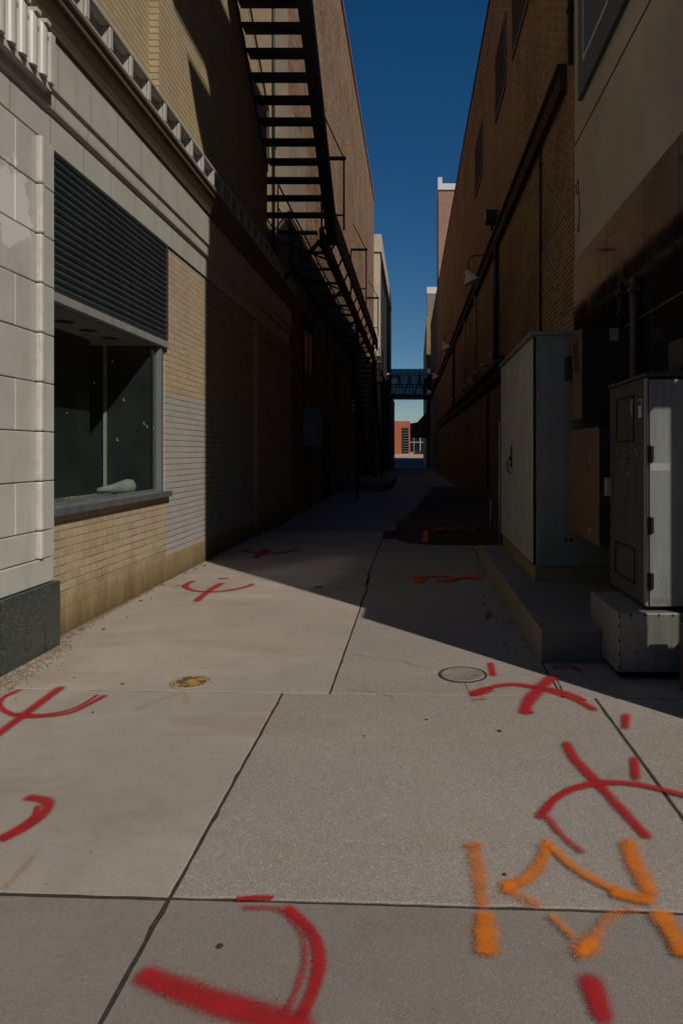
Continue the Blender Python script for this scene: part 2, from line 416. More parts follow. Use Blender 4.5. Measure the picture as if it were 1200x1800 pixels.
# ------------------------------------------------------------------ mesh helpers
ORG = {}
class MB:
    def __init__(s): s.v = []; s.f = []; s.mi = []; s.sm = []
    def add(s, vs, fs, m=0, smooth=False):
        o = len(s.v); s.v += [tuple(p) for p in vs]
        for f in fs:
            s.f.append([o + i for i in f]); s.mi.append(m); s.sm.append(smooth)
        return s
    def box(s, x0, x1, y0, y1, z0, z1, m=0, M4=None):
        P = [(x0, y0, z0), (x1, y0, z0), (x1, y1, z0), (x0, y1, z0), (x0, y0, z1), (x1, y0, z1), (x1, y1, z1), (x0, y1, z1)]
        if M4 is not None: P = [tuple(M4 @ Vector(p)) for p in P]
        return s.add(P, [(3, 2, 1, 0), (4, 5, 6, 7), (0, 1, 5, 4), (1, 2, 6, 5), (2, 3, 7, 6), (3, 0, 4, 7)], m)
    def prism(s, prof, axis, a, b, m=0, smooth=False):
        """prof: list of 2-D points; axis 'y': (x,z), axis 'x': (y,z), axis 'z': (x,y)"""
        def p3(p, t):
            return (p[0], t, p[1]) if axis == 'y' else (t, p[0], p[1]) if axis == 'x' else (p[0], p[1], t)
        n = len(prof)
        s.add([p3(p, a) for p in prof] + [p3(p, b) for p in prof], [(i, (i + 1) % n, n + (i + 1) % n, n + i) for i in range(n)], m, smooth)
        s.add([p3(p, a) for p in prof], [tuple(range(n))], m)
        s.add([p3(p, b) for p in prof], [tuple(reversed(range(n)))], m)
        return s
    def bar(s, p, q, w, h, m=0):
        """rectangular bar between two points"""
        p, q = Vector(p), Vector(q); d = (q - p); L = d.length; d.normalize()
        up = Vector((0, 0, 1)) if abs(d.z) < 0.95 else Vector((0, 1, 0))
        sx = d.cross(up).normalized(); sz = sx.cross(d)
        vs = []
        for t in (p, q):
            for a, b in ((-1, -1), (1, -1), (1, 1), (-1, 1)):
                vs.append(t + sx * a * w / 2 + sz * b * h / 2)
        return s.add(vs, [(0, 1, 2, 3), (7, 6, 5, 4), (0, 4, 5, 1), (1, 5, 6, 2), (2, 6, 7, 3), (3, 7, 4, 0)], m)
    def tube(s, pts, r, n=8, m=0, cap=True):
        pts = [Vector(p) for p in pts]; rings = []
        for i, p in enumerate(pts):
            d = (pts[min(i + 1, len(pts) - 1)] - pts[max(i - 1, 0)]).normalized()
            up = Vector((0, 0, 1)) if abs(d.z) < 0.9 else Vector((0, 1, 0))
            a = d.cross(up).normalized(); b = a.cross(d)
            rr = r[i] if isinstance(r, (list, tuple)) else r
            rings.append([p + (a * math.cos(t) + b * math.sin(t)) * rr for t in [2 * math.pi * j / n for j in range(n)]])
        vs = [q for ring in rings for q in ring]
        fs = [(i * n + j, i * n + (j + 1) % n, (i + 1) * n + (j + 1) % n, (i + 1) * n + j) for i in range(len(pts) - 1) for j in range(n)]
        s.add(vs, fs, m, True)
        if cap:
            s.add(rings[0], [tuple(reversed(range(n)))], m); s.add(rings[-1], [tuple(range(n))], m)
        return s
    def lathe(s, prof, c, n=24, m=0, M4=None):
        """prof: (radius, z)"""
        vs = [];
        for r, z in prof:
            for j in range(n):
                t = 2 * math.pi * j / n
                p = Vector((r * math.cos(t), r * math.sin(t), z))
                if M4 is not None: p = M4 @ p
                vs.append(p + Vector(c))
        k = len(prof)
        s.add(vs, [(i * n + j, i * n + (j + 1) % n, (i + 1) * n + (j + 1) % n, (i + 1) * n + j) for i in range(k - 1) for j in range(n)], m, True)
        return s
    def build(s, name, mats, parent=None, bevel=0.0, label=None, jitter=0):
        if not isinstance(mats, (list, tuple)): mats = [mats]
        o3 = ORG.get(parent.name, Vector()) if parent else Vector()
        me = bpy.data.meshes.new(name)
        me.from_pydata([tuple(Vector(p) - o3) for p in s.v], [], s.f)
        for m in mats: me.materials.append(M[m] if isinstance(m, str) else m)
        for i, p in enumerate(me.polygons):
            p.material_index = s.mi[i]; p.use_smooth = s.sm[i]
        bm = bmesh.new(); bm.from_mesh(me)
        bmesh.ops.remove_doubles(bm, verts=bm.verts, dist=1e-5) if len(s.v) < 200 else None
        bmesh.ops.recalc_face_normals(bm, faces=bm.faces)
        uvl = bm.loops.layers.uv.new('UVMap')
        for f in bm.faces:
            n = f.normal; ax = max(range(3), key=lambda i: abs(n[i]))
            for lp in f.loops:
                w = lp.vert.co + o3
                lp[uvl].uv = (w.y, w.z) if ax == 0 else (w.x, w.z) if ax == 1 else (w.x, w.y)
        bm.to_mesh(me); bm.free()
        ob = bpy.data.objects.new(name, me); col.objects.link(ob)
        if parent:
            ob.parent = parent
            ORG[ob.name] = o3
        if bevel:
            b = ob.modifiers.new('bevel', 'BEVEL'); b.width = bevel; b.segments = 2; b.limit_method = 'ANGLE'; b.angle_limit = R(40)
        if label: ob['label'] = label
        return ob

def tag(o, label, cat, group=None):
    o['label'] = label; o['category'] = cat
    if group: o['group'] = group
    return o
def struct(o): o['kind'] = 'structure'; return o
def stuff(o, label=None, cat=None):
    o['kind'] = 'stuff'
    if label: o['label'] = label
    if cat: o['category'] = cat
    return o
def thing(name, label, cat, loc=(0, 0, 0), group=None):
    o = bpy.data.objects.new(name, None); col.objects.link(o)
    o.location = loc; o.empty_display_size = 0.2
    ORG[o.name] = Vector(loc)
    return tag(o, label, cat, group)

def gp(x, y):
    """photograph pixel -> point on the pavement (z = 0)"""
    k = (y - 795) / H
    return ((x - 730) / k, 1200 / k)

# ------------------------------------------------------------------ ground
g = MB(); g.add([(-900, -900, -0.12), (900, -900, -0.12), (900, 900, -0.12), (-900, 900, -0.12)], [(0, 1, 2, 3)])
struct(g.build('ground', 'dark_asphalt'))

def ysl(y0, x): return y0 - 0.045 * x          # the cross joints run a little askew
GAP = 0.0072
def slab(mb, x0, x1, y0, y1, m, dz=0.0, skew0=True, skew1=True, n=10):
    a, b = x0 + GAP, x1 - GAP
    f0 = (lambda x: ysl(y0, x) + GAP) if skew0 else (lambda x: y0 + GAP)
    f1 = (lambda x: ysl(y1, x) - GAP) if skew1 else (lambda x: y1 - GAP)
    P = [(a, f0(a)), (b, f0(b)), (b, f1(b)), (a, f1(a))]
    # wobble the edges a little so that the joints are not ruler-straight
    ring = []
    for i in range(4):
        p, q = Vector(P[i]), Vector(P[(i + 1) % 4]); L = (q - p).length
        kk = max(2, int(L / 0.06)); nrm = Vector((-(q - p).y, (q - p).x)).normalized()
        for j in range(kk):
            w = (random.uniform(-0.0016, 0.0016) + (random.uniform(0.002, 0.006) if random.random() < 0.05 else 0)) if j else 0
            ring.append(p + (q - p) * j / kk + nrm * w)
    c = sum(ring, Vector((0, 0))) / len(ring)
    N = len(ring)
    inn = [r_ + (c - r_).normalized() * 0.004 for r_ in ring]
    vs = [(p.x, p.y, dz - 0.07) for p in ring] + [(p.x, p.y, dz - 0.004) for p in ring] + [(p.x, p.y, dz) for p in inn]
    fs = []
    for i in range(N):
        j = (i + 1) % N
        fs.append((i, j, N + j, N + i)); fs.append((N + i, N + j, 2 * N + j, 2 * N + i))
    fs.append(tuple(range(2 * N, 3 * N)))
    mb.add(vs, fs, m)

J1, J2 = 4.075, 2.185
sw = MB()
slab(sw, -7.0, -0.80, -5, J2, 2, -0.004)
slab(sw, -0.80, 1.056, -5, J2, 2)
slab(sw, 1.056, 7.0, -5, J2, 2)
slab(sw, -7.0, -0.80, J2, J1, 0)
slab(sw, -0.80, 1.056, J2, J1, 1, 0.002)
slab(sw, 1.056, 7.0, J2, J1, 3)
struct(sw.build('sidewalk', ['conc_a', 'conc_b', 'conc_c', 'conc_d']))
al = MB()
slab(al, -2.86, -0.515, J1, 8.0, 0, 0, True, False)
slab(al, -2.86, -0.56, 8.0, 12.6, 0, 0, False, False)
slab(al, -0.515, 0.87, J1, 7.4, 1, 0.002, True, False)
slab(al, -0.56, 0.87, 7.4, 11.4, 2, 0, False, False)
slab(al, 0.87, 2.0, J1, 11.4, 1, -0.002, True, False)
struct(al.build('alley_apron', ['conc_a', 'conc_b', 'conc_d']))
sb = MB(); sb.box(-8, 8, -6, 12.7, -0.11, -0.005)
struct(sb.build('joint_bed', 'soil'))
af = MB()
# alley floor: uneven patched asphalt sheet
nx, ny = 14, 90
vs = []
for j in range(ny + 1):
    for i in range(nx + 1):
        x = -4.2 + 7.0 * i / nx; y = 11.2 + (76 - 11.2) * j / ny
        vs.append((x, y, -0.02 + 0.018 * math.sin(x * 2.1 + y * 0.7) * math.sin(y * 0.9) + random.uniform(-0.006, 0.006)))
af.add(vs, [(j * (nx + 1) + i, j * (nx + 1) + i + 1, (j + 1) * (nx + 1) + i + 1, (j + 1) * (nx + 1) + i) for j in range(ny) for i in range(nx)], 0, True)
struct(af.build('alley_road', 'asphalt'))
# far street and the plaza that climbs beyond it
fs_ = MB(); fs_.add([(-80, 76, -0.03), (80, 76, -0.03), (80, 99, 0.50), (-80, 99, 0.50)], [(0, 1, 2, 3)])
struct(fs_.build('far_street', 'dark_asphalt'))
fp = MB(); fp.add([(-80, 99, 0.52), (80, 99, 0.52), (80, 122, 1.27), (-80, 122, 1.27)], [(0, 1, 2, 3)])
fp.box(-80, 80, 98.7, 99.0, 0.3, 0.62)
struct(fp.build('plaza', 'plaza'))

# gravel and dirt along the foot of the left wall
gv = MB()
ICO = None
def pebble(mb, c, r, m=0, flat=0.6):
    P = [(0, 0, 1), (1, 0, 0), (0, 1, 0), (-1, 0, 0), (0, -1, 0), (0, 0, -1)]
    a = random.uniform(0, 6.28); ca, sa = math.cos(a), math.sin(a)
    vs = []
    for x, y, z in P:
        j = random.uniform(0.6, 1.25)
        vs.append((c[0] + r * j * (x * ca - y * sa), c[1] + r * j * (x * sa + y * ca) * 0.8, c[2] + r * j * z * flat))
    mb.add(vs, [(0, 1, 2), (0, 2, 3), (0, 3, 4), (0, 4, 1), (5, 2, 1), (5, 3, 2), (5, 4, 3), (5, 1, 4)], m)
for i in range(3200):
    y = 3.6 + 3.6 * random.random() ** 1.6
    wdt = 0.26 * max(0.10, 1 - (y - 3.6) / 3.0)
    x0 = -2.665 if y < 5.15 else -2.79
    d = min(abs(random.gauss(0, wdt * 0.55)), 0.5)
    pebble(gv, (x0 + d, y, 0.003), random.choice([0.003, 0.004, 0.005, 0.007, 0.010]), 0 if random.random() < 0.9 else 1)
for i in range(260):
    y = 7.2 + 4 * random.random()
    pebble(gv, (-2.79 + abs(random.gauss(0, 0.05)), y, 0.003), random.uniform(0.003, 0.008), 0)
for i in range(60):
    pebble(gv, (random.uniform(-2.4, 0.8), random.uniform(2.3, 8), 0.001), random.uniform(0.002, 0.006), random.choice([0, 1, 1]))
stuff(gv.build('gravel', ['gravel', 'rubble']), 'loose brown gravel and grit along the foot of the cream building', 'gravel')

# ------------------------------------------------------------------ corner building (left)
LB = thing('corner_building', 'pale terracotta and cream brick corner shop building with a half-open shutter', 'building', (-3.2, 8, 0))
w = MB()
w.box(-3.32, -2.80, 5.12, 7.65, 0.29, 0.955, 0)                 # below the window
w.box(-3.30, -2.80, 7.65, 15.0, 0.29, 2.11, 1)                   # painted grey
w.box(-3.30, -2.80, 7.65, 15.0, 2.11, 3.77, 0)
w.box(-6.0, -3.62, 3.2, 15.0, 0, 15.2, 0)                        # body of the building behind
w.box(-3.62, -3.30, 14.6, 15.0, 0, 4.6, 0)
w.box(-2.80, -2.72, 11.75, 14.98, 0.29, 3.72, 0)
w.box(-2.80, -2.70, 11.70, 14.99, 3.50, 3.60, 0)
wall = w.build('wall', ['cream', 'grey_brick'], LB)
w = MB(); w.box(-3.32, -2.797, 5.12, 11.74, -0.05, 0.29); w.box(-3.32, -2.717, 11.741, 15.0, -0.05, 0.29)
w.build('soldier_course', 'soldier', LB, 0.003)
w = MB()
w.box(-3.6, -2.80, 3.2, 7.19, 4.87, 15.2)
w.box(-3.6, -2.705, 7.19, 12.46, 4.87, 15.2)
w.box(-3.6, -3.10, 12.46, 15.0, 4.87, 15.2)
w.build('upper_wall', 'cream_up', LB, label='lit cream brick upper wall above the cornice')
w = MB(); w.box(-6.1, -2.55, 3.1, 15.08, 15.2, 15.5)
w.build('roof', 'coping', LB)
# pier of terracotta blocks
zc = [0.49, 0.675, 0.88, 1.24, 1.60, 1.957, 2.315, 2.674, 3.03, 3.39, 3.74]
w = MB(); g_ = 0.0035
for i in range(len(zc) - 1):
    a, b = zc[i], zc[i + 1]
    if i == 0:
        w.box(-3.2, -2.705, 3.2, 5.11 - g_, a + g_, b - g_)
        continue
    cuts = [3.2, 4.0, 4.65, 4.905] if i % 2 == 0 or i > 7 else [3.2, 4.28, 4.905]
    for c0, c1 in zip(cuts, cuts[1:]):
        w.box(-3.2, -2.725 + random.uniform(-0.002, 0.002), c0 + g_, c1 - g_, a + g_, b - g_)
    w.box(-3.2, -2.70 + random.uniform(-0.001, 0.001), 4.955 + g_, 5.11 - g_, a + g_, b - g_)
pier = w.build('pier', 'terra', LB, 0.006, label='pale grey terracotta block pier with flaking white paint')
w = MB(); w.box(-3.15, -2.735, 3.22, 5.10, 0.3, 3.76)
w.build('pier_mortar', 'joint', pier)
w = MB()
for i in range(1, len(zc) - 1):
    w.box(-2.74, -2.683 + random.uniform(-0.004, 0.002), 4.908, 4.952, zc[i] + g_, zc[i + 1] - g_)
w.build('pier_bead', 'caulk', pier, 0.012)
w = MB()
for a, b in ((3.2, 4.41), (4.42, 4.925), (4.932, 5.135)):
    w.box(-3.2, -2.67, a, b, -0.05, 0.487)
w.build('granite_base', 'green_granite', LB, 0.005, label='speckled dark green granite base of the pier')
# string courses and cornice
w = MB()
w.prism([(-3.3, 3.78), (-2.78, 3.78), (-2.78, 4.03), (-2.772, 4.033), (-2.748, 4.05), (-2.744, 4.07), (-2.744, 4.165), (-2.738, 4.17), (-2.722, 4.185), (-2.72, 4.20), (-2.72, 4.548), (-3.3, 4.548)], 'y', 3.2, 15.02)
w.build('string_course', 'band', LB, label='pale grey terracotta band with two projecting mouldings')
w = MB()
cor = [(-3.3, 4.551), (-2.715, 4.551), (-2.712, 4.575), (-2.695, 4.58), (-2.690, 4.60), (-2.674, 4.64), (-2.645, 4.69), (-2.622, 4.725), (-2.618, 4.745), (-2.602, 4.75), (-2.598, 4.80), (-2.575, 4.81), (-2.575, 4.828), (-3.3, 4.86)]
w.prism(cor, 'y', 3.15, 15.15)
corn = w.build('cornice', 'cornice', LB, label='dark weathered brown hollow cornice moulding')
w = MB()
w.box(-2.70, -2.665, 3.15, 15.1, 4.85, 5.06)
w.box(-2.70, -2.575, 3.15, 15.1, 5.061, 5.09)
w.box(-2.664, -2.585, 3.15, 15.1, 4.85, 4.872)
cres = w.build('cresting', 'band', LB, 0.004, label='row of small recessed panels along the top of the cornice')
yy = 3.25
ci = 0
while yy < 15.0:
    w = MB(); w.box(-2.664, -2.58, yy, yy + 0.06, 4.873, 5.06)
    w.build('cresting_post', 'band', cres, 0.004)
    if ci > 8:
        orn = MB(); yc = yy + 0.06 + 0.18; zc_ = 4.955
        pts = []
        for t in range(15):
            a = t / 14 * 4.6 - 0.6; r = 0.045 - 0.0022 * t
            pts.append((-2.658, yc + r * math.cos(a), zc_ + r * math.sin(a) * 1.25))
        orn.tube(pts, 0.008, 5); orn.build('scroll_ornament', 'band', cres)
    yy += 0.42; ci += 1
# reeded capital above the pier
pitch = 0.128
ys_ = [3.20 + pitch * i for i in range(14)]
prof = [(-3.0, 3.19), (-2.70, 3.19)]
for y0 in ys_:
    for t in range(9):
        a = math.pi * t / 8
        prof.append((-2.692 + 0.040 * math.sin(a), y0 + 0.050 - 0.042 * math.cos(a)))
    for t in range(5):
        a = math.pi * t / 4
        prof.append((-2.692 + 0.012 * math.sin(a), y0 + 0.110 - 0.014 * math.cos(a)))
prof += [(-2.692, 4.995), (-2.665, 5.0), (-2.665, 5.055), (-3.0, 5.055)]
w = MB(); w.prism(prof, 'z', 4.165, 4.53)
w.box(-3.0, -2.69, 3.2, 5.05, 4.12, 4.164)
for y0 in ys_:
    w.box(-2.70, -2.635, y0 + 0.02, y0 + 0.075, 4.531, 4.56)
w.build('reeded_capital', 'terra', LB, label='pale reeded terracotta capital over the pier')

# window with display case and roll shutter
win = MB()
win.box(-2.86, -2.80, 7.45, 7.585, 1.02, 2.62, 0); win.box(-2.83, -2.785, 7.47, 7.50, 1.02, 2.62, 0)
win.box(-2.86, -2.81, 5.12, 7.45, 1.02, 1.05, 0)
winf = win.build('window', 'jamb', LB, 0.003)
p = MB(); p.box(-2.838, -2.832, 5.12, 7.45, 1.05, 2.66); pn = p.build('pane', 'glass', winf)
p = MB()
for i in range(34):
    y, z, q = random.uniform(5.2, 7.4), random.uniform(1.1, 2.55), random.choice([0.002, 0.0025, 0.003, 0.005])
    p.add([(-2.8315, y + q * random.uniform(-1, 0), z - q), (-2.8315, y + q, z - q * random.uniform(0, 1)), (-2.8315, y + q * random.random(), z + q), (-2.8315, y - q, z + q * random.random())], [(0, 1, 2, 3)])
for y, z in ((6.62, 1.95), (6.48, 1.56), (7.12, 1.74), (7.2, 1.71), (7.38, 1.70)):
    p.box(-2.8318, -2.831, y, y + 0.006, z, z + 0.03); p.box(-2.8318, -2.831, y + 0.0061, y + 0.03, z, z + 0.006)
fk = p.build('flecks', 'plaster', pn); fk['kind'] = 'stuff'
p = MB(); p.box(-3.34, -2.735, 5.12, 7.69, 0.956, 1.018)
sill = p.build('sill', 'slate', winf, 0.006)
w = MB()
w.box(-3.40, -3.33, 5.12, 6.98, 1.0, 2.72, 0)
w.box(-3.60, -3.55, 6.95, 7.40, 1.0, 2.72, 2)
w.box(-3.54, -2.87, 7.35, 7.40, 1.0, 2.72, 1)
w.box(-3.33, -2.87, 5.08, 5.12, 1.0, 2.72, 2)
case = w.build('display_case', ['case_green', 'case_slate', 'black'], LB)
w = MB(); w.box(-3.56, -2.84, 5.1, 7.40, 2.60, 2.66)
for i in range(4):
    cyy = 5.55 + 0.44 * i
    w.lathe([(0.0, 2.597), (0.075, 2.597), (0.085, 2.5985)], (-3.08, cyy, 0), 24, 1)
w.build('case_ceiling', ['case_ceiling', 'black'], case)
w = MB(); w.box(-3.345, -3.32, 7.315, 7.345, 1.018, 2.60); w.build('corner_post', 'white_trim', case)
w = MB()
sz = 2.70; prof = []
while sz < 3.76:
    prof += [(-2.800, sz), (-2.786, sz + 0.012), (-2.777, sz + 0.030), (-2.779, sz + 0.048), (-2.797, sz + 0.0585)]
    sz += 0.0605
prof += [(-2.84, sz), (-2.84, 2.70)]
w.prism(prof, 'y', 5.115, 7.64)
sh = w.build('roll_shutter', 'shutter', LB, label='dark grey slatted roll shutter pulled halfway down')
w = MB()
w.prism([(-2.83, 2.615), (-2.765, 2.615), (-2.765, 2.68), (-2.80, 2.699), (-2.83, 2.699)], 'y', 5.115, 7.66)
w.build('bottom_bar', 'alu', sh, 0.003)
w = MB(); w.box(-2.86, -2.772, 7.641, 7.662, 2.70, 3.775); w.build('guide', 'shutter', sh)

# plaster lump and flakes lying on the sill
lp = MB()
prof = [(0.0, -0.20), (0.022, -0.19), (0.032, -0.12), (0.045, -0.04), (0.068, 0.04), (0.078, 0.10), (0.066, 0.15), (0.03, 0.172), (0.0, 0.176)]
lp.lathe([(r, z) for r, z in prof], (-3.06, 7.02, 1.085), 18, 0, Matrix.Rotation(R(28), 3, 'Z') @ Matrix.Rotation(R(84), 3, 'Y'))
tag(lp.build('plaster_lump', 'plaster'), 'pale club-shaped lump of plaster lying inside the shop window', 'plaster lump')
fl = MB()
for i in range(420):
    pebble(fl, (random.uniform(-3.3, -2.88), random.uniform(5.15, 7.4), 1.0225), random.choice([0.004, 0.007, 0.012, 0.02]), random.choice([0, 0, 1]), 0.35)
for i in range(9):
    y = random.uniform(5.4, 7.2); x = random.uniform(-3.25, -2.95)
    a = random.uniform(-0.4, 0.4)
    fl.bar((x, y, 1.03), (x + 0.05 * a, y + random.uniform(0.1, 0.3), 1.033), 0.02, 0.006, 0)
stuff(fl.build('debris', ['dust', 'plaster']), 'pale plaster flakes and dust on the shop window sill', 'debris')
ds = MB(); ds.box(-3.325, -2.80, 5.125, 7.44, 1.0185, 1.0205)
stuff(ds.build('dust', 'dust'), 'pale dust covering the shop window sill', 'dust')
cb = MB(); cb.box(-2.99, -2.88, 5.25, 5.62, 1.0195, 1.028, 0, Matrix.Translation((0, 0, 0)))
tag(cb.build('cardboard_scrap', plain('cardboard', (0.22, 0.13, 0.065), 0.9)), 'brown cardboard scrap lying at the near end of the shop window sill', 'cardboard')

# downpipe on the upper cream wall
dp = MB(); dp.tube([(-3.05, 14.7, 4.9), (-3.05, 14.7, 15.0)], 0.03, 10)
for z in (6, 8, 10, 12): dp.box(-3.10, -3.0, 14.66, 14.74, z, z + 0.05)
tag(dp.build('downpipe', 'black_steel'), 'thin dark downpipe on the cream brick wall behind the stair', 'downpipe')

# ------------------------------------------------------------------ red brick building (left, behind)
RB = thing('red_brick_building', 'tall red brick building behind the black fire escape', 'building', (-6, 30, 0))
w = MB(); w.box(-14, -2.80, 15.02, 46.0, -0.1, 18.4)
w.build('wall', 'red', RB)
w = MB(); w.box(-14.05, -2.74, 15.0, 46.05, 18.4, 18.62); w.build('coping', 'red', RB, 0.01)
w = MB(); w.box(-3.0, -2.785, 15.03, 17.4, 4.9, 9.2); w.box(-3.55, -2.803, 15.004, 15.018, 4.9, 15.0); w.build('rendered_patch', 'grey_render', RB, label='grey rendered patch on the red brick')
w = MB(); w.box(-2.84, -2.79, 20.5, 22.2, 0.0, 2.5); dr = w.build('door', 'brown_dark', RB)
w = MB(); w.box(-2.80, -2.775, 20.4, 20.5, 0, 2.6); w.box(-2.80, -2.775, 22.2, 22.3, 0, 2.6); w.box(-2.80, -2.775, 20.5, 22.2, 2.5, 2.6); w.build('door_frame', 'black_steel', dr)
for i in range(3):
    y = 17.0 + 6.5 * i
    w = MB(); w.box(-2.80, -2.775, y, y + 0.1, 3.1, 5.0); w.box(-2.80, -2.775, y + 1.5, y + 1.6, 3.1, 5.0)
    w.box(-2.80, -2.775, y + 0.1, y + 1.5, 3.1, 3.2); w.box(-2.80, -2.775, y + 0.1, y + 1.5, 4.9, 5.0); w.box(-2.80, -2.78, y + 0.77, y + 0.83, 3.2, 4.9)
    wf = w.build('window', 'black_steel', RB)
    w = MB(); w.box(-2.80, -2.79, y + 0.1, y + 1.5, 3.2, 4.9); w.build('pane', 'win', wf)
wb = MB(); wb.box(-2.80, -2.45, 17.0, 18.1, 1.6, 2.5); wb.box(-2.79, -2.43, 17.1, 18.0, 2.505, 2.55)
tag(wb.build('wall_unit', 'grey_metal_side', None, 0.01), 'grey ventilation box on the shaded wall under the fire escape', 'ventilation box')
pl = MB(); pl.box(-2.795, -0.95, 26.0, 33.0, -0.1, 0.32)
tag(pl.build('loading_platform', 'pad_top', None, 0.02), 'low dark concrete platform at the foot of the far stair flight', 'platform')

# ------------------------------------------------------------------ fire escape
FE = thing('fire_escape', 'black steel fire escape with open stair flights and long grating landing', 'fire escape', (-2.3, 20, 0))
def tread(x0, x1, y, z, d=0.285):
    t = MB(); t.box(x0, x1, y, y + d, z - 0.028, z); t.box(x0, x1, y, y + 0.02, z - 0.075, z - 0.0285)
    t.build('tread', 'black_steel', FE)
for i in range(-5, 11):
    tread(-2.68 if i < 8 else -3.04, -1.76, 10.2 + 0.30 * i, 8.30 - 0.22 * i)
def stringer(x0, x1, y0, z0, y1, z1, hh=0.30, up=0.06):
    t = MB(); t.prism([(y0, z0 - hh + up), (y1, z1 - hh + up), (y1, z1 + up), (y0, z0 + up)], 'x', x0, x1)
    return t
s_ = stringer(-1.755, -1.55, 8.7, 9.40, 13.6, 5.95 - 0.14)
s_.build('stringer', 'black_steel', FE)
stringer(-2.70, -2.682, 8.7, 9.40, 12.44, 6.66, 0.13, 0.03).build('stringer', 'black_steel', FE)
stringer(-3.095, -3.045, 12.5, 6.615, 13.6, 5.81).build('stringer', 'black_steel', FE)
# handrail of the upper flight
def rail(x, pts, r=0.02, posts=1.0, drop=0.95, nm='handrail', mid=True):
    t = MB(); t.tube([(x, y, z + drop) for y, z in pts], r, 8)
    if mid: t.tube([(x, y, z + drop * 0.5) for y, z in pts], r * 0.8, 6)
    for (y0, z0), (y1, z1) in zip(pts, pts[1:]):
        n = max(1, int(abs(y1 - y0) / posts))
        for j in range(n + 1):
            f = j / n; t.tube([(x, y0 + (y1 - y0) * f, z0 + (z1 - z0) * f), (x, y0 + (y1 - y0) * f, z0 + (z1 - z0) * f + drop)], r * 0.8, 6)
    t.build(nm, 'black_steel', FE)
rail(-2.67, [(8.7, 9.4), (12.4, 6.7)], 0.016, 2.4, 0.95, 'handrail', False)
# landing
XI, XO, Z0, Y0, Y1 = -2.72, -1.90, 5.86, 13.5, 30.2
t = MB()
x = XI
while x < XO:
    t.box(x, x + 0.006, Y0, Y1, Z0 - 0.018, Z0); x += 0.05
y = Y0
while y < Y1:
    t.box(XI, XO, y, y + 0.006, Z0 - 0.012, Z0 - 0.006); y += 0.15
x = -3.05
while x < XI - 0.01:
    t.box(x, x + 0.006, Y0, 15.0, Z0 - 0.018, Z0); x += 0.05
y = Y0
while y < 14.95:
    t.box(-3.05, XI - 0.002, y, y + 0.006, Z0 - 0.012, Z0 - 0.006); y += 0.15
t.build('grating', 'black_steel', FE, label='fine black steel grating of the landing')
t = MB()
t.box(XO, XO + 0.07, Y0, Y1, Z0 - 0.22, Z0 + 0.04)
t.box(XO - 0.05, XO, Y0, Y1, Z0 - 0.22, Z0 - 0.20)
t.build('edge_beam', 'black_steel', FE)
t = MB(); t.box(XI - 0.06, XI - 0.005, 15.05, Y1, Z0 - 0.22, Z0 + 0.02); t.build('edge_beam', 'black_steel', FE)
t = MB(); t.box(-1.73, -1.67, 13.2, 30.4, Z0 + 0.12, Z0 + 0.62)
t.build('side_plate', 'black_steel', FE)
y = Y0 + 0.02
i = 0
while y < Y1:
    t = MB(); t.box(XI + 0.001, XO - 0.051, y, y + 0.08, Z0 - 0.075, Z0 - 0.02)
    t.bar((XO + 0.035, y + 0.05, Z0 - 0.05), (-1.70, y + 0.05, Z0 + 0.3), 0.04, 0.04)
    t.build('cross_beam', 'black_steel', FE)
    if i % 3 == 0:
        t = MB(); t.bar((-2.79, y + 0.05, Z0 - 1.15), (XO - 0.02, y + 0.05, Z0 - 0.24), 0.07, 0.07)
        t.box(-2.80, -2.77, y, y + 0.1, Z0 - 1.3, Z0 - 0.2)
        t.build('bracket', 'black_steel', FE)
    if i % 2 == 0:
        t = MB(); t.bar((XI + 0.05, y + 0.1, Z0 - 0.21), (XO - 0.05, y + 1.3, Z0 - 0.21), 0.06, 0.02)
        t.build('brace', 'black_steel', FE)
    y += 1.35; i += 1
for y, zt in ((13.55, 7.29), (19.65, 7.29), (25.8, 7.29)):
    t = MB(); t.bar((-1.86, y, zt), (-1.38, y, zt), 0.06, 0.06); t.tube([(-1.42, y, zt), (-1.42, y, Z0)], 0.018, 6)
    t.bar((-1.70, y, Z0 + 0.3), (-1.42, y, Z0 + 0.3), 0.03, 0.03)
    t.tube([(-1.42, y, zt), (-1.70, y - 0.9, zt + 0.42)], 0.014, 6)
    t.tube([(-1.86, y, zt), (-1.86, y, Z0)], 0.02, 6)
    t.build('hanger', 'black_steel', FE)
rail(-2.74, [(13.6, 5.86), (30.2, 5.86)], 0.02, 1.35)
# far flight down to the ground
for i in range(28):
    tread(-2.70, -1.95, 30.3 + 0.29 * i, 5.70 - 0.20 * i, 0.25)
stringer(-1.945, -1.87, 30.2, 5.84, 38.6, 0.05).build('stringer', 'black_steel', FE)
stringer(-2.78, -2.705, 30.2, 5.84, 38.6, 0.05).build('stringer', 'black_steel', FE)
rail(-1.90, [(30.3, 5.86), (38.5, 0.1)], 0.022, 0.5)
rail(-2.70, [(30.3, 5.86), (38.5, 0.1)], 0.022, 0.9)
for y in (22.0, 30.25):
    t = MB(); t.box(-1.94, -1.82, y, y + 0.12, -0.03, Z0 - 0.23); t.build('post', 'black_steel', FE)
t = MB()
for j in range(22):
    t.tube([(-1.72, 29.6 + 0.001, Z0 - 0.3 - 0.26 * j), (-1.42, 29.6, Z0 - 0.3 - 0.26 * j)], 0.014, 6)
t.tube([(-1.72, 29.6, Z0), (-1.72, 29.6, 0)], 0.02, 6); t.tube([(-1.42, 29.6, Z0), (-1.42, 29.6, 0)], 0.02, 6)
t.build('ladder', 'black_steel', FE)

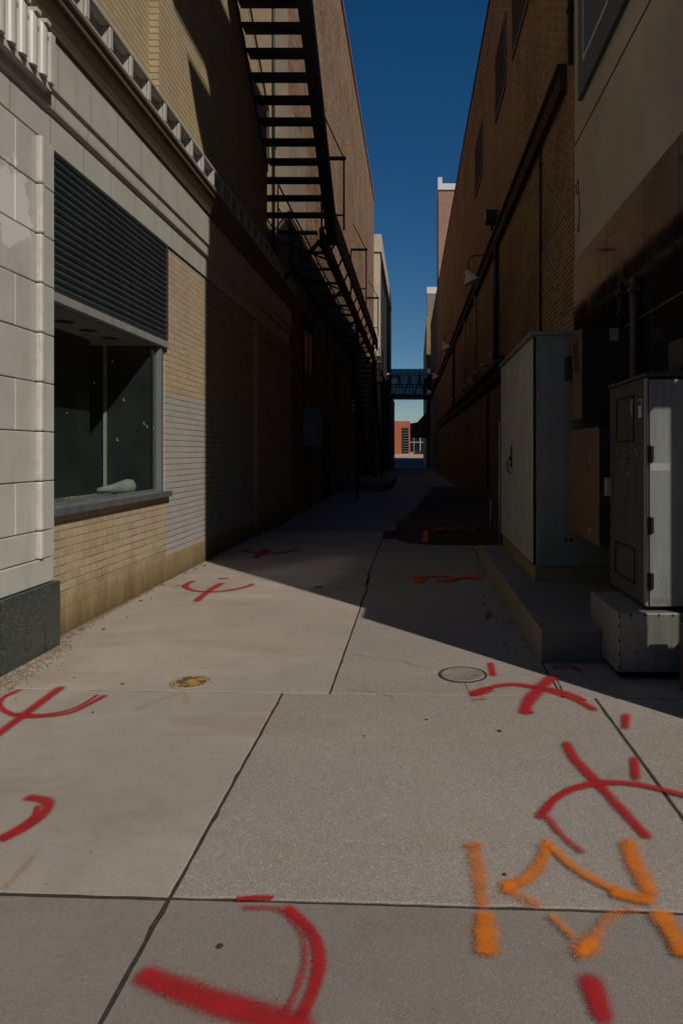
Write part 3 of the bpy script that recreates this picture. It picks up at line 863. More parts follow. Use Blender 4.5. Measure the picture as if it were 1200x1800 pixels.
# ------------------------------------------------------------------ cream office block beyond
CB = thing('office_block', 'cream precast office block with blue windows beyond the red brick building', 'building', (-8, 56, 0))
w = MB()
w.box(-14, -2.42, 46.2, 47.6, 0, 15.0, 0); w.box(-14, -2.30, 46.1, 66.0, 15.0, 16.2, 0)
w.box(-14, -2.7, 47.6, 66, 0, 15.0, 1)
w.box(-14, -2.34, 64.6, 66.1, 6.4, 15.0, 1)
w.build('wall', ['cream_panel', 'tan_panel'], CB, 0.02)
w = MB(); w.box(-14, -2.25, 46.0, 47.7, 6.2, 6.6); w.build('ledge', 'cream_panel', CB, 0.03)
w = MB(); w.box(-14, -2.02, 54, 66.2, 0, 6.3); w.build('podium', 'brown_dark', CB)  # near-black colour carries the shadow on this base
for i in range(4):
    y = 48.0 + 4.1 * i
    w = MB(); w.box(-2.70, -2.62, y, y + 3.6, 6.8, 14.6)
    wi = w.build('window', 'blue_win', CB)
    w = MB()
    for j in range(4): w.box(-2.62, -2.52, y + 1.2 * j - 0.05, y + 1.2 * j + 0.05, 6.8, 14.6)
    for z in (8.6, 10.6, 12.6): w.box(-2.62, -2.57, y, y + 3.6, z, z + 0.12)
    w.build('window_frame', 'black_steel', wi)
lb = MB(); lb.box(-2.62, -2.35, 45.86, 46.0, 7.6, 7.95); lb.tube([(-2.45, 45.9, 8.0), (-2.45, 45.9, 8.5)], 0.03, 6)
tag(lb.build('wall_light', 'black_steel', None, 0.01), 'small dark light box on the cream pilaster far down the alley', 'wall light')

# ------------------------------------------------------------------ skywalk
SK = thing('skywalk', 'glazed steel truss skywalk bridge crossing above the far end of the alley', 'skywalk', (-0.7, 60, 6.2))
w = MB(); w.box(-3.0, 1.7, 60, 62.6, 6.28, 6.50); w.build('floor_beam', 'black_steel', SK)
w = MB(); w.box(-3.0, 1.7, 59.96, 60.0, 6.50, 6.62); w.build('floor_edge', 'tan_panel', SK)
w = MB(); w.box(-3.0, 1.7, 59.9, 62.7, 8.25, 8.42); w.build('eaves', 'alu', SK)
w = MB(); w.prism([(59.9, 8.42), (62.7, 8.42), (61.3, 8.95)], 'x', -3.0, 1.7); rf = w.build('roof', 'blue_win', SK)
w = MB()
for i in range(8):
    x = -2.6 + 0.6 * i
    w.bar((x, 59.9, 8.44), (x + 0.06, 61.3, 8.97), 0.06, 0.05)
w.build('glazing_bar', 'alu', rf)
w = MB()
for yq in (60.02, 62.5):
    w.bar((-3, yq, 7.42), (1.7, yq, 7.42), 0.05, 0.10)
    for i in range(6):
        x = -2.8 + 0.9 * i
        w.bar((x, yq, 6.5), (x + 0.45, yq, 8.25), 0.06, 0.07); w.bar((x + 0.45, yq, 8.25), (x + 0.9, yq, 6.5), 0.06, 0.07)
        w.bar((x + 0.45, yq, 6.5), (x + 0.45, yq, 8.25), 0.04, 0.04)
w.build('truss', 'black_steel', SK)
w = MB(); w.box(-3, 1.7, 60.10, 60.12, 6.62, 8.25); w.build('pane', 'bridge_glass', SK)
w = MB(); w.box(-3, 1.7, 62.40, 62.42, 6.62, 8.25); w.build('pane', 'bridge_glass', SK)

# ------------------------------------------------------------------ stucco building (right, front)
XR = 1.95
SB = thing('stucco_building', 'tan stucco corner building with black granite cladding at street level', 'building', (4, 6, 0))
up = MB()
prof = [(3.48, 3.20), (3.48, 13.9), (7.1, 13.9), (7.1, 12.9), (8.36, 12.9), (8.36, 3.78), (4.3, 3.78), (4.3, 3.20)]
up.prism(prof, 'x', XR, 8.0)
up.build('stucco_wall', 'stucco', SB)
for prof in ([(3.479, 11.15), (3.2, 11.45), (2.95, 11.73), (2.75, 12.03), (2.59, 12.33), (3.479, 12.33)], [(3.479, 12.42), (3.15, 12.74), (2.0, 12.76), (2.0, 13.9), (3.479, 13.9)]):
    w = MB(); w.prism(prof, 'x', XR, XR + 0.14); w.build('cornice_end', 'stucco', SB)
w = MB()
w.box(XR - 0.004, XR + 0.01, 3.5, 8.355, 5.195, 5.215)
w.build('groove', 'stucco_joint', SB)
gr = MB()
ys2 = [4.10, 5.0, 5.75, 6.9, 8.34]
for a, b in zip(ys2, ys2[1:]):
    gr.box(XR - 0.02, XR + 0.3, a + 0.003, b - 0.003, -0.05, 2.597)
    gr.box(XR - 0.02, XR + 0.3, a + 0.003, b - 0.003, 2.612, 3.775)
gr.build('granite_cladding', 'black_granite', SB, 0.002, label='polished black granite panels on the alley wall')
w = MB(); w.box(XR - 0.028, XR + 0.2, 4.1, 8.34, 2.597, 2.612); w.build('steel_strip', 'steel_strip', SB)
w = MB()
w.box(XR, XR + 0.47, 3.12, 3.24, -0.05, 3.20)                    # corner pier
w.box(XR, XR + 0.10, 3.24, 3.50, -0.05, 3.20)
w.box(XR, XR + 0.10, 3.50, 4.10, -0.05, 0.60); w.box(XR, XR + 0.10, 3.50, 3.75, 1.22, 3.20)                   # below the corner windows; upper panel added to block stray sun
w.box(XR + 0.47, 2.72, 3.12, 3.24, -0.05, 1.45)
w.box(2.72, 8.0, 3.12, 3.42, -0.05, 3.20)
w.box(XR, XR + 0.10, 3.75, 4.10, 2.42, 3.20); w.box(XR + 0.47, 2.72, 3.12, 3.24, 3.16, 3.20)  # alley window head lowered to block sun passing above the utility box
w.box(XR + 0.3, 8.0, 4.8, 4.9, -0.05, 3.20)
w.build('shopfront', 'black_granite', SB)
w = MB(); w.box(XR + 0.04, XR + 0.05, 3.50, 4.10, 0.60, 1.05); w.box(XR + 0.04, XR + 0.05, 3.75, 4.10, 1.05, 2.42); w.build('window', 'clear_glass', SB)
w = MB(); w.box(XR + 0.47, 2.72, 3.17, 3.18, 1.45, 3.16); w.build('window', 'clear_glass', SB)
# framed panel on the stucco
sg = thing('sign_panel', 'dark slate sign panel with thin white border line on the stucco wall', 'sign', (XR, 6.5, 5.57))
w = MB(); w.box(XR - 0.05, XR - 0.003, 4.6, 8.0, 5.57, 8.3); w.build('panel', 'sign_field', sg, 0.004)
w = MB()
a0, a1, b0, b1 = 4.9, 7.75, 5.90, 8.0
w.box(XR - 0.054, XR - 0.0505, a0, a1, b0, b0 + 0.035); w.box(XR - 0.054, XR - 0.0505, a0, a1, b1, b1 + 0.035)
w.box(XR - 0.054, XR - 0.0505, a0, a0 + 0.03, b0 + 0.035, b1); w.box(XR - 0.054, XR - 0.0505, a1 - 0.03, a1, b0 + 0.035, b1)
w.build('border_line', 'sign_line', sg)
cbl = MB()
cbl.tube([(XR - 0.01, 8.2, 4.55), (XR - 0.03, 8.18, 4.62), (XR - 0.015, 8.12, 4.70), (XR - 0.03, 8.05, 4.55), (XR - 0.02, 8.03, 4.3), (XR - 0.03, 8.06, 4.05), (XR - 0.02, 8.12, 4.12)], 0.006, 5)
tag(cbl.build('loose_cable', 'black'), 'thin loose dark cable curling down the stucco wall edge', 'cable')

# ------------------------------------------------------------------ unseen row added behind the camera to block low sky light
OP = thing('added_opposite_row', 'unseen brick row added across the street to block sky light', 'building', (0, -18, 0))
w = MB(); w.box(-60, 60, -30, -18, -0.1, 16.5); w.build('wall', 'brown', OP)
for i in range(16):
    for z in (1.0, 4.6, 7.6, 10.6, 13.6):
        w = MB(); w.box(-40 + 5 * i, -37.6 + 5 * i, -18.0, -17.96, z, z + (2.4 if z < 2 else 1.8)); w.build('window', 'win', OP)
# ------------------------------------------------------------------ brown brick building (right, long)
def XW(y): return 1.99 - 0.0116 * (y - 8.36)
BB = thing('brown_brick_building', 'long brown brick building lining the shaded side of the alley', 'building', (6, 35, 0))
def wallbox(mb, y0, y1, d0, d1, z0, z1, m=0):
    """box along the slanting wall, d0..d1 measured out from the wall into the alley"""
    P = [(XW(y0) - d0, y0), (XW(y0) - d1, y0), (XW(y1) - d1, y1), (XW(y1) - d0, y1)]
    mb.prism(P, 'z', z0, z1, m)
w = MB(); w.prism([(XW(8.38), 8.38), (XW(62), 62), (12, 62), (12, 8.38)], 'z', -0.1, 12.86)
w.build('wall', 'brown', BB)
w = MB(); wallbox(w, 8.4, 62, -0.3, 0.03, 12.86, 12.94); w.build('coping', 'brown_dark', BB)
w = MB(); wallbox(w, 8.95, 61, -0.02, 0.09, 6.20, 6.48); wallbox(w, 8.95, 61, -0.02, 0.13, 6.48, 6.55)
w.build('belt_course', 'belt', BB, label='dark projecting belt course high on the brown brick wall')
w = MB(); wallbox(w, 14.6, 46, -0.02, 0.12, 3.40, 3.52); wallbox(w, 14.6, 46, -0.02, 0.07, 3.10, 3.40); w.build('lower_ledge', 'brown_dark', BB)
for (y0, y1) in ((11.7, 13.5), (14.4, 16.1), (19.0, 20.9)):
    w = MB()
    wallbox(w, y0, y0 + 0.07, -0.01, 0.035, 9.2, 10.75); wallbox(w, y1 - 0.07, y1, -0.01, 0.035, 9.2, 10.75)
    wallbox(w, y0 + 0.07, y1 - 0.07, -0.01, 0.035, 9.2, 9.27); wallbox(w, y0 + 0.07, y1 - 0.07, -0.01, 0.035, 10.68, 10.75)
    vt = w.build('louvre_window', 'louvre_frame', BB)
    w = MB()
    wallbox(w, y0 + 0.07, y1 - 0.07, -0.01, 0.004, 9.27, 10.68, 1)
    n = 12
    for j in range(n):
        z = 9.30 + j * 1.38 / n
        wallbox(w, y0 + 0.07, y1 - 0.07, 0.004, 0.03, z, z + 0.03)
    w.build('louvre_slats', ['louvre_frame', 'black'], vt)
for i, (y, r, z0, z1, m) in enumerate(((10.6, 0.018, 3.0, 6.2, 'black_steel'), (15.6, 0.06, 3.55, 6.2, 'black_steel'), (17.5, 0.03, 0.5, 3.1, 'black_steel'), (20.6, 0.035, 3.55, 6.2, 'pale_pipe'), (24.5, 0.035, 3.5, 6.2, 'pale_pipe'), (30.0, 0.06, 3.5, 6.2, 'black_steel'))):
    lab = ['thin dark conduit dropping down the brown brick beside the stucco corner', 'thick dark downpipe on the brown brick above the grey cabinet', 'thin dark pipe low on the brown brick wall below the ledge', 'nearer of two pale downpipes on the brown brick wall', 'farther of two pale downpipes on the brown brick wall', 'thick dark downpipe beyond the pale downpipes'][i]
    w = MB(); x = XW(y) - r - 0.01
    w.tube([(x, y, z0), (x, y, z1)], r, 10)
    for z in (z0 + 0.3, (z0 + z1) / 2, z1 - 0.3): w.box(x - r - 0.008, x + r + 0.012, y - r - 0.01, y + r + 0.01, z, z + 0.03)
    tag(w.build('downpipe', m), lab, 'pipe')
w = MB(); x = XW(8.6) - 0.04; w.tube([(x, 8.6, 6.35), (x, 8.6, 12.8)], 0.032, 10)
for z in (7, 8.5, 10): w.box(x - 0.045, x + 0.05, 8.56, 8.64, z, z + 0.05)
tag(w.build('downpipe', 'black_steel'), 'dark vertical pipe in the corner beside the stucco wall', 'pipe')
# penthouse and chimney
w = MB(); w.box(1.85, 5.0, 55, 59, 13.0, 22.6, 0); tw = w.build('stair_tower', 'pale_brick', BB, label='brick rooftop tower with white coping')
w = MB(); w.box(1.80, 5.1, 54.9, 59.1, 22.6, 23.1); w.box(1.80, 2.15, 54.9, 55.4, 23.1, 23.6); w.build('coping', 'coping', tw)
# goose-neck lamps
def lamp(y, label):
    L = thing('gooseneck_lamp', label, 'wall lamp', (XW(y), y, 6.3), 'gooseneck lamps along the brown brick wall')
    x = XW(y)
    pts = [(x - 0.10, y, 6.16), (x - 0.35, y, 6.18)]
    cx, cz = x - 0.48, 5.98
    for t in range(9):
        a = R(80 + 105 * t / 8); pts.append((cx + 0.15 * math.cos(a), y, cz + 0.2 * math.sin(a)))
    pts.append((x - 0.61, y, 5.84))
    w = MB(); w.tube(pts, 0.013, 8); w.lathe([(0.0, 0), (0.05, 0), (0.05, 0.02), (0, 0.02)], (x - 0.11, y, 6.16), 12, 0, Matrix.Rotation(R(90), 3, 'Y'))
    w.build('arm', 'black_steel', L)
    rot = Matrix.Rotation(R(-26), 3, 'Y')
    w = MB()
    w.lathe([(0.0, 0.16), (0.045, 0.15), (0.075, 0.12), (0.085, 0.05), (0.09, 0.02), (0.13, -0.01), (0.165, -0.07), (0.20, -0.15), (0.205, -0.155), (0.195, -0.152), (0.155, -0.07), (0.1, -0.02), (0.0, -0.01)], (x - 0.61, y, 5.68), 24, 0, rot)
    w.build('lamp_shade', 'lamp_white', L)
for y, lab in ((16.4, 'nearest and largest white gooseneck lamp on the brown brick wall'), (27.0, 'second white gooseneck lamp along the brown brick wall'), (37.5, 'third white gooseneck lamp along the brown brick wall'), (47.5, 'fourth small gooseneck lamp along the brown brick wall'), (57.0, 'farthest tiny gooseneck lamp beside the skywalk')):
    lamp(y, lab)
FL = thing('floodlight', 'small dark box floodlight on the belt course of the brown brick wall', 'floodlight', (XW(16), 16, 6.6))
w = MB(); w.box(XW(15.7) - 0.30, XW(15.7) - 0.04, 15.55, 15.85, 6.72, 7.0); w.build('housing', 'black_steel', FL, 0.02)
w = MB(); w.box(XW(15.7) - 0.18, XW(15.7) - 0.12, 15.65, 15.75, 6.58, 6.72); w.build('bracket', 'black_steel', FL)
w = MB(); w.box(XW(15.7) - 0.308, XW(15.7) - 0.301, 15.58, 15.82, 6.75, 6.97); w.build('lens', 'alu', FL)
for y in (15.2, 16.8, 18.4, 20.1, 21.9, 23.7, 25.8, 28.0, 30.4, 33.0, 36.0, 40.0):
    w = MB(); x = XW(y)
    w.tube([(x - 0.10, y, 3.56), (x - 0.24, y, 3.60)], 0.016, 8, 1)
    w.lathe([(0.0, 0.045), (0.026, 0.04), (0.034, 0.02), (0.022, 0.005), (0.036, -0.015), (0.03, -0.035), (0, -0.04)], (x - 0.25, y, 3.605), 12, 0)
    tag(w.build('insulator', ['white_cap', 'black_steel']), 'small white porcelain insulator on the low ledge of the brown wall', 'insulator', 'insulators along the low ledge')

# far right building, canopy, orange building
FR = thing('far_building', 'dark far building at the end of the brown brick wall beneath the skywalk', 'building', (5, 75, 0))
w = MB(); w.box(1.03, 9, 64, 90, 0, 14.2); w.build('wall', 'brown', FR)
w = MB(); w.box(1.22, 3.2, 72, 75, 14.2, 18.2, 0); w.box(1.2, 3.3, 71.95, 75.1, 18.2, 18.9, 1); w.build('chimney', ['grey_render', 'coping'], FR)
CN = thing('canopy', 'brown overhead canopy with a sloping top jutting from the far right wall', 'canopy', (0.5, 66, 2.8))
w = MB(); w.prism([(-0.52, 2.95), (1.029, 2.95), (1.029, 5.3), (0.15, 4.35), (-0.52, 4.25)], 'y', 66, 69); w.build('hood', plain('canopy_paint', (0.55, 0.27, 0.10), 0.7, 0.2), CN)
w = MB(); w.box(-0.5, -0.4, 66.1, 66.2, 2.8, 2.95); w.box(-0.5, 1.03, 65.9, 65.98, 2.85, 3.0); w.build('edge_trim', 'brown_dark', CN)
OB = thing('orange_brick_building', 'orange brick building in sunlight across the far street', 'building', (0, 122, 1.2))
w = MB(); w.box(-4.0, -3.05 + 2.1, 119, 126, 1.0, 6.9, 0); w.box(-30, -4.0, 121, 128, 1.0, 6.75, 1); w.box(-0.95, 30, 121, 128, 1.0, 6.6, 1)
w.build('wall', ['orange_brick', 'tan_panel'], OB)
w = MB(); w.box(-2.35, -1.2, 118.9, 119.0, 1.35, 5.8); wi = w.build('window', 'win', OB)
w = MB()
for z in [1.6 + 0.45 * i for i in range(10)]: w.box(-2.35, -1.2, 118.86, 118.9, z, z + 0.05)
w.build('window_frame', 'alu', wi)
w = MB(); w.box(-0.9, 12, 120.9, 121.0, 1.6, 4.6); wi = w.build('window', 'win', OB)
w = MB()
for x in (0.8, 2.5, 4.2): w.box(x, x + 0.1, 120.85, 120.9, 1.6, 4.6)
for x in (-0.3, 1.6): w.box(x, x + 0.05, 120.86, 120.9, 1.6, 4.6)
w.box(-0.9, 12, 120.85, 120.9, 3.2, 3.28)
w.build('window_frame', 'white_trim', wi)
def shrub(x, y, z, r, m, label):
    w = MB()
    for i in range(260):
        u = Vector((random.gauss(0, 1), random.gauss(0, 1), random.gauss(0, 1))).normalized() * (random.random() ** 0.4)
        c = Vector((x, y, z)) + Vector((u.x * r * 1.3, u.y * r, abs(u.z) * r))
        a = Vector((random.gauss(0, 1), random.gauss(0, 1), random.gauss(0, 1))).normalized() * 0.12 * r * 2
        b = a.cross(Vector((random.gauss(0, 1), random.gauss(0, 1), 1))).normalized() * 0.1 * r * 2
        w.add([c - a, c - b, c + a, c + b], [(0, 1, 2, 3)])
    tag(w.build('shrub', m), label, 'shrub')
shrub(1.6, 117.5, 1.15, 0.75, 'shrub', 'green shrub before the dark windows across the far street')
shrub(0.4, 117.8, 1.15, 0.55, 'shrub_red', 'dark red shrub beside the orange brick building')

# ------------------------------------------------------------------ raised kerb with rubble (right)
RK = thing('raised_kerb', 'low raised brick kerb filled with rubble along the brown wall', 'kerb', (0.9, 12, 0))
w = MB()
P = [(1.0, 10.62), (1.96, 10.62), (1.90, 24), (0.52, 24), (0.40, 20.8), (-0.12, 13), (-0.34, 11.9), (-0.30, 11.3), (-0.12, 10.9), (0.2, 10.7)]
w.prism(P, 'z', -0.06, 0.25)
w.build('kerb_block', 'dark_brick', RK, 0.025)
w = MB()
for i in range(2600):
    y = 10.75 + 9 * random.random() ** 2
    x = random.uniform(-0.2 + (y - 11.9) * 0.06 if y > 12 else -0.05, 1.85)
    pebble(w, (x, y, 0.253 + random.random() * 0.01), random.choice([0.006, 0.008, 0.012, 0.02, 0.03]), random.choice([0, 1, 1]), 0.5)
rb = w.build('rubble', ['rubble', 'dark_brick', 'plaster'], RK); rb['kind'] = 'stuff'
w = MB(); w.tube([(1.2, 10.85, 0.24), (1.2, 10.85, 0.70)], 0.022, 8); 
tag(w.build('marker_post', plain('green_pipe', (0.16, 0.19, 0.16))), 'short thin grey green pipe standing on the raised kerb', 'pipe')

# ------------------------------------------------------------------ pad, cabinet, boxes
pd = MB()
pd.prism([(0.862, 4.70), (XR - 0.03, 4.70), (XR - 0.03, 9.0), (0.83, 9.0)], 'z', -0.06, 0.23)
pdo = pd.build('concrete_pad', ['pad', 'pad_top'], None, 0.012)
for pg in pdo.data.polygons:
    if abs(pg.normal.z) > 0.5 or pg.normal.y < -0.5: pg.material_index = 1
tag(pdo, 'low mossy concrete pad under the grey electrical cabinet', 'concrete pad')

EC = thing('electrical_cabinet', 'tall pale grey two-door electrical cabinet on the concrete pad', 'electrical cabinet', (1.5, 7.6, 0.23))
CX, CY0, CY1, CZ0, CZ1 = 1.113, 6.45, 8.90, 0.37, 2.56
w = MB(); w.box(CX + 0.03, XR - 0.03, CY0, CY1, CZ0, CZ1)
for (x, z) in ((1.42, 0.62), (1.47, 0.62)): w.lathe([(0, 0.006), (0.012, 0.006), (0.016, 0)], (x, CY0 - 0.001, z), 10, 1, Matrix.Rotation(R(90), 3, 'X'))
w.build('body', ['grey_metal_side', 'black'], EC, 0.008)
w = MB(); w.box(CX + 0.02, XR - 0.03, CY0 + 0.02, CY1 - 0.02, 0.225, 0.369); w.build('plinth', 'pad', EC)
for a, b in ((CY0 + 0.055, 7.70), (7.715, CY1 - 0.01)):
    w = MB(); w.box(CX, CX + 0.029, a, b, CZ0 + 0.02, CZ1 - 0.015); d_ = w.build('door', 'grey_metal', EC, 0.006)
    if a > 7:
        w = MB(); w.box(CX - 0.012, CX - 0.0005, 7.86, 7.93, 1.28, 1.52); w.box(CX - 0.035, CX - 0.0125, 7.88, 7.91, 1.36, 1.40)
        w.tube([(CX - 0.03, 7.895, 1.38), (CX - 0.05, 7.88, 1.34), (CX - 0.05, 7.88, 1.24), (CX - 0.02, 7.89, 1.2)], 0.008, 6)
        w.build('handle', 'black_steel', d_)
w = MB()
w.box(CX + 0.004, CX + 0.03, CY0 + 0.012, CY0 + 0.05, CZ0 + 0.02, CZ1 - 0.02, 0)
z = CZ0 + 0.04
while z < CZ1 - 0.05:
    w.tube([(CX + 0.003, CY0 + 0.03, z), (CX + 0.003, CY0 + 0.03, z + 0.022)], 0.008, 6, 1); z += 0.034
w.build('hinge', ['black', 'grey_metal'], EC)
w = MB(); w.prism([(CX - 0.03, CZ1 + 0.001), (XR - 0.03, CZ1 + 0.001), (XR - 0.03, CZ1 + 0.05), (CX - 0.03, CZ1 + 0.03)], 'y', CY0 - 0.02, CY1 + 0.02)
w.build('roof', 'grey_metal_side', EC, 0.004)
w = MB(); w.tube([(1.85, 6.9, CZ1 + 0.04), (1.85, 6.9, CZ1 + 0.12)], 0.018, 8); w.build('lifting_eye', 'alu', EC)
w = MB(); w.tube([(1.125, 9.12, -0.05), (1.125, 9.12, 1.86)], 0.016, 8)
tag(w.build('conduit', 'alu'), 'thin pale conduit standing behind the far edge of the grey cabinet', 'conduit')

UB = thing('brown_upper_box', 'smaller brown metal switch box with a lever, above the other brown box', 'switch box', (1.7, 6.2, 1.74))
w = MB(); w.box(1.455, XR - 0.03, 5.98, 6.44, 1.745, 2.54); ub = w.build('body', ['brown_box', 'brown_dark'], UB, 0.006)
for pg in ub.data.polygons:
    if pg.normal.y < -0.5: pg.material_index = 1  # camera-facing side coloured darker to carry its shade
w = MB(); w.bar((1.43, 6.14, 2.44), (1.43, 6.10, 2.18), 0.05, 0.03); w.lathe([(0, 0.03), (0.035, 0.025), (0.035, 0)], (1.455, 6.15, 2.44), 14, 0, Matrix.Rotation(R(-90), 3, 'Y'))
w.build('lever', 'brown_box', UB, 0.004)
w = MB(); w.box(1.40, 1.454, 6.33, 6.43, 2.12, 2.34); w.build('side_box', 'brown_dark', UB, 0.006)
LW = thing('brown_lower_box', 'large faded brown metal box mounted low beside the grey cabinet', 'switch box', (1.7, 5.8, 0.7))
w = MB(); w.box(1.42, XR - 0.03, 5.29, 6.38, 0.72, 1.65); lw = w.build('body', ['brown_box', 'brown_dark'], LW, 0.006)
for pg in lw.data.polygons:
    if pg.normal.y < -0.5: pg.material_index = 1  # shade of the near side put into its colour
w = MB()
for i in range(26):
    if i % 3: continue
    y = random.uniform(5.50, 5.62); z = random.uniform(1.18, 1.46); q = random.uniform(0.008, 0.025)
    w.box(1.4165, 1.419, y, y + q, z, z + q * random.uniform(0.8, 2))
o_ = w.build('paint_scrape', 'sticker_grey', LW); o_['kind'] = 'stuff'
w = MB(); w.box(1.405, 1.4195, 5.5, 5.56, 0.80, 0.84); w.build('latch', 'alu', LW)

GB = thing('utility_box', 'weathered dark metal utility box with hinged front strip and stickers', 'utility box', (1.8, 4.8, 0.44))
BX, BY0, BY1, BZ0, BZ1 = 1.48, 4.40, 5.21, 0.446, 1.94
w = MB(); w.box(BX + 0.012, XR - 0.03, BY0 + 0.012, BY1, BZ0, BZ1); w.build('body', 'dark_box', GB, 0.008)
w = MB(); w.box(BX, BX + 0.0115, BY0 + 0.04, BY1 - 0.005, BZ0 + 0.01, BZ1 - 0.01); sd = w.build('side_panel', 'dark_box', GB, 0.004)
w = MB()
def framebox(mb, y0, y1, z0, z1, t=0.012):
    mb.box(BX - 0.009, BX - 0.0005, y0, y1, z0, z0 + t); mb.box(BX - 0.009, BX - 0.0005, y0, y1, z1 - t, z1)
    mb.box(BX - 0.009, BX - 0.0005, y0, y0 + t, z0 + t, z1 - t); mb.box(BX - 0.009, BX - 0.0005, y1 - t, y1, z0 + t, z1 - t)
framebox(w, 4.62, 5.02, 1.52, 1.84); w.build('access_hatch', 'brown_dark', sd)
w = MB(); framebox(w, 4.60, 5.05, 0.56, 0.80); w.build('access_hatch', 'brown_dark', sd)
w = MB(); w.box(BX - 0.05, BX - 0.0005, 5.12, 5.18, 1.12, 1.26); w.box(BX - 0.055, BX - 0.02, 5.10, 5.14, 1.15, 1.24); w.build('handle', 'alu', sd, 0.005)
w = MB(); w.box(BX - 0.003, BX - 0.0005, 4.47, 4.53, 1.68, 1.80, 0); w.box(BX - 0.0045, BX - 0.0032, 4.475, 4.525, 1.76, 1.79, 1); w.build('sticker', ['sticker_white', 'sticker_blue'], sd)
w = MB(); w.add([(BX - 0.002, 4.66, 1.70), (BX - 0.002, 4.70, 1.76), (BX - 0.002, 4.66, 1.82 - 0.0), (BX - 0.002, 4.62, 1.76)], [(0, 1, 2, 3)], 0)
w.add([(BX - 0.003, 4.66, 1.725), (BX - 0.003, 4.683, 1.76), (BX - 0.003, 4.66, 1.795), (BX - 0.003, 4.637, 1.76)], [(0, 1, 2, 3)], 1)
w.box(BX - 0.002, BX - 0.0005, 4.64, 4.665, 1.65, 1.685, 1)
w.build('warning_sticker', ['sticker_white', 'sticker_red'], sd)
w = MB()
for i in range(70):
    cx_, cz_ = random.choice([(4.85, 1.38), (4.62, 1.45), (4.75, 1.30)])
    y = random.gauss(cx_, 0.05); z = random.gauss(cz_, 0.03); q = random.uniform(0.004, 0.02)
    w.box(BX - 0.0015, BX - 0.0004, y, y + q, z, z + q * 0.7)
o_ = w.build('paint_scrape', 'sticker_grey', sd); o_['kind'] = 'stuff'
w = MB(); w.box(BX + 0.002, BX + 0.02, BY0, BY0 + 0.036, BZ0 + 0.012, BZ1 - 0.01); w.build('door_edge', 'box_strip', GB, 0.003)
w = MB(); w.box(BX + 0.028, XR - 0.04, BY0 - 0.006, BY0 + 0.0115, BZ0 + 0.012, BZ1 - 0.02); fd = w.build('front_door', 'box_strip', GB, 0.003, label='dull grey front door of the utility box')
w = MB(); w.box(BX + 0.05, BX + 0.155, BY0 - 0.0075, BY0 - 0.0062, BZ0 + 0.03, BZ0 + 0.065)
w.build('reflector', 'alu', fd)
w = MB(); w.box(BX + 0.03, BX + 0.16, BY0 - 0.0072, BY0 - 0.0062, 1.33, 1.38); w.build('tape_remnant', 'sticker_white', fd)
for z in (0.62, 0.98, 1.44):
    w = MB(); w.box(BX + 0.012, BX + 0.05, BY0 - 0.018, BY0 - 0.0063, z - 0.05, z + 0.05); w.tube([(BX + 0.024, BY0 - 0.014, z - 0.055), (BX + 0.024, BY0 - 0.014, z + 0.055)], 0.009, 8)
    w.build('hinge', 'black_steel', fd)
w = MB(); w.prism([(BX - 0.01, BZ1 + 0.001), (XR - 0.03, BZ1 + 0.001), (XR - 0.03, BZ1 + 0.05), (BX - 0.01, BZ1 + 0.02)], 'y', BY0 - 0.01, BY1 + 0.01); w.build('roof', 'dark_box', GB, 0.004)

BS = thing('box_base', 'dented bare metal base box beneath the utility box', 'metal base', (1.6, 4.7, 0))
w = MB(); w.box(1.286, XR - 0.24, 4.35, 5.03, 0.045, 0.425); bs = w.build('body', ['base_metal'], BS, 0.01)
w = MB()
for z in (0.08, 0.16, 0.25, 0.34, 0.405): w.lathe([(0, 0.005), (0.006, 0.004), (0.008, 0)], (1.298, 4.35, z), 8, 0, Matrix.Rotation(R(90), 3, 'X'))
for x in (1.37, 1.46, 1.55, 1.64): w.lathe([(0, 0.005), (0.006, 0.004), (0.008, 0)], (x, 4.35, 0.41), 8, 0, Matrix.Rotation(R(90), 3, 'X'))
w.build('rivets', 'black_steel', BS)
w = MB(); w.box(1.32, XR - 0.28, 4.40, 5.0, -0.05, 0.0445); w.build('plinth', 'black', BS)

def pipe(x, y, z0, z1, r, m, label):
    w = MB(); w.tube([(x, y, z0), (x, y, z1)], r, 12)
    for z in (z0 + 0.15, z1 - 0.12): w.box(x - r - 0.01, x + r + 0.012, y - r - 0.012, y + r + 0.012, z, z + 0.03)
    tag(w.build('conduit', m), label, 'conduit')
pipe(1.87, 5.85, 1.66, 2.95, 0.035, 'rusty_pipe', 'rusty brown conduit rising up the granite behind the utility box')
pipe(1.88, 6.25, 2.55, 3.0, 0.03, 'brown_dark', 'short dark conduit above the smaller brown box')
pipe(1.86, 5.45, 0.0, 0.72, 0.04, 'rusty_pipe', 'rusty pipe stub under the lower brown box')
w = MB(); w.box(XR - 0.024, XR - 0.021, 6.35, 6.52, 2.42, 2.54)
w = MB(); w.box(1.70, 1.775, 5.972, 5.976, 2.43, 2.535); w.build('notice_sticker', 'sticker_grey', UB)
MT = thing('meter_box', 'small tan rounded meter box on the granite at the frame edge', 'meter box', (1.9, 5.0, 2.0))
w = MB(); w.box(1.785, XR - 0.021, 4.6, 4.85, 2.0, 2.23); w.build('body', 'rusty_pipe', MT, 0.03)
w = MB(); w.box(1.80, 1.90, 4.585, 4.598, 2.03, 2.20); w.build('cover_plate', 'pale_pipe', MT, 0.004)
w = MB(); w.box(1.62, 1.74, 4.13, 4.20, -0.02, 0.40); 
tag(w.build('kerb_post', 'rusty_pipe', None, 0.01), 'short tan post on the pavement at the right frame edge', 'post')

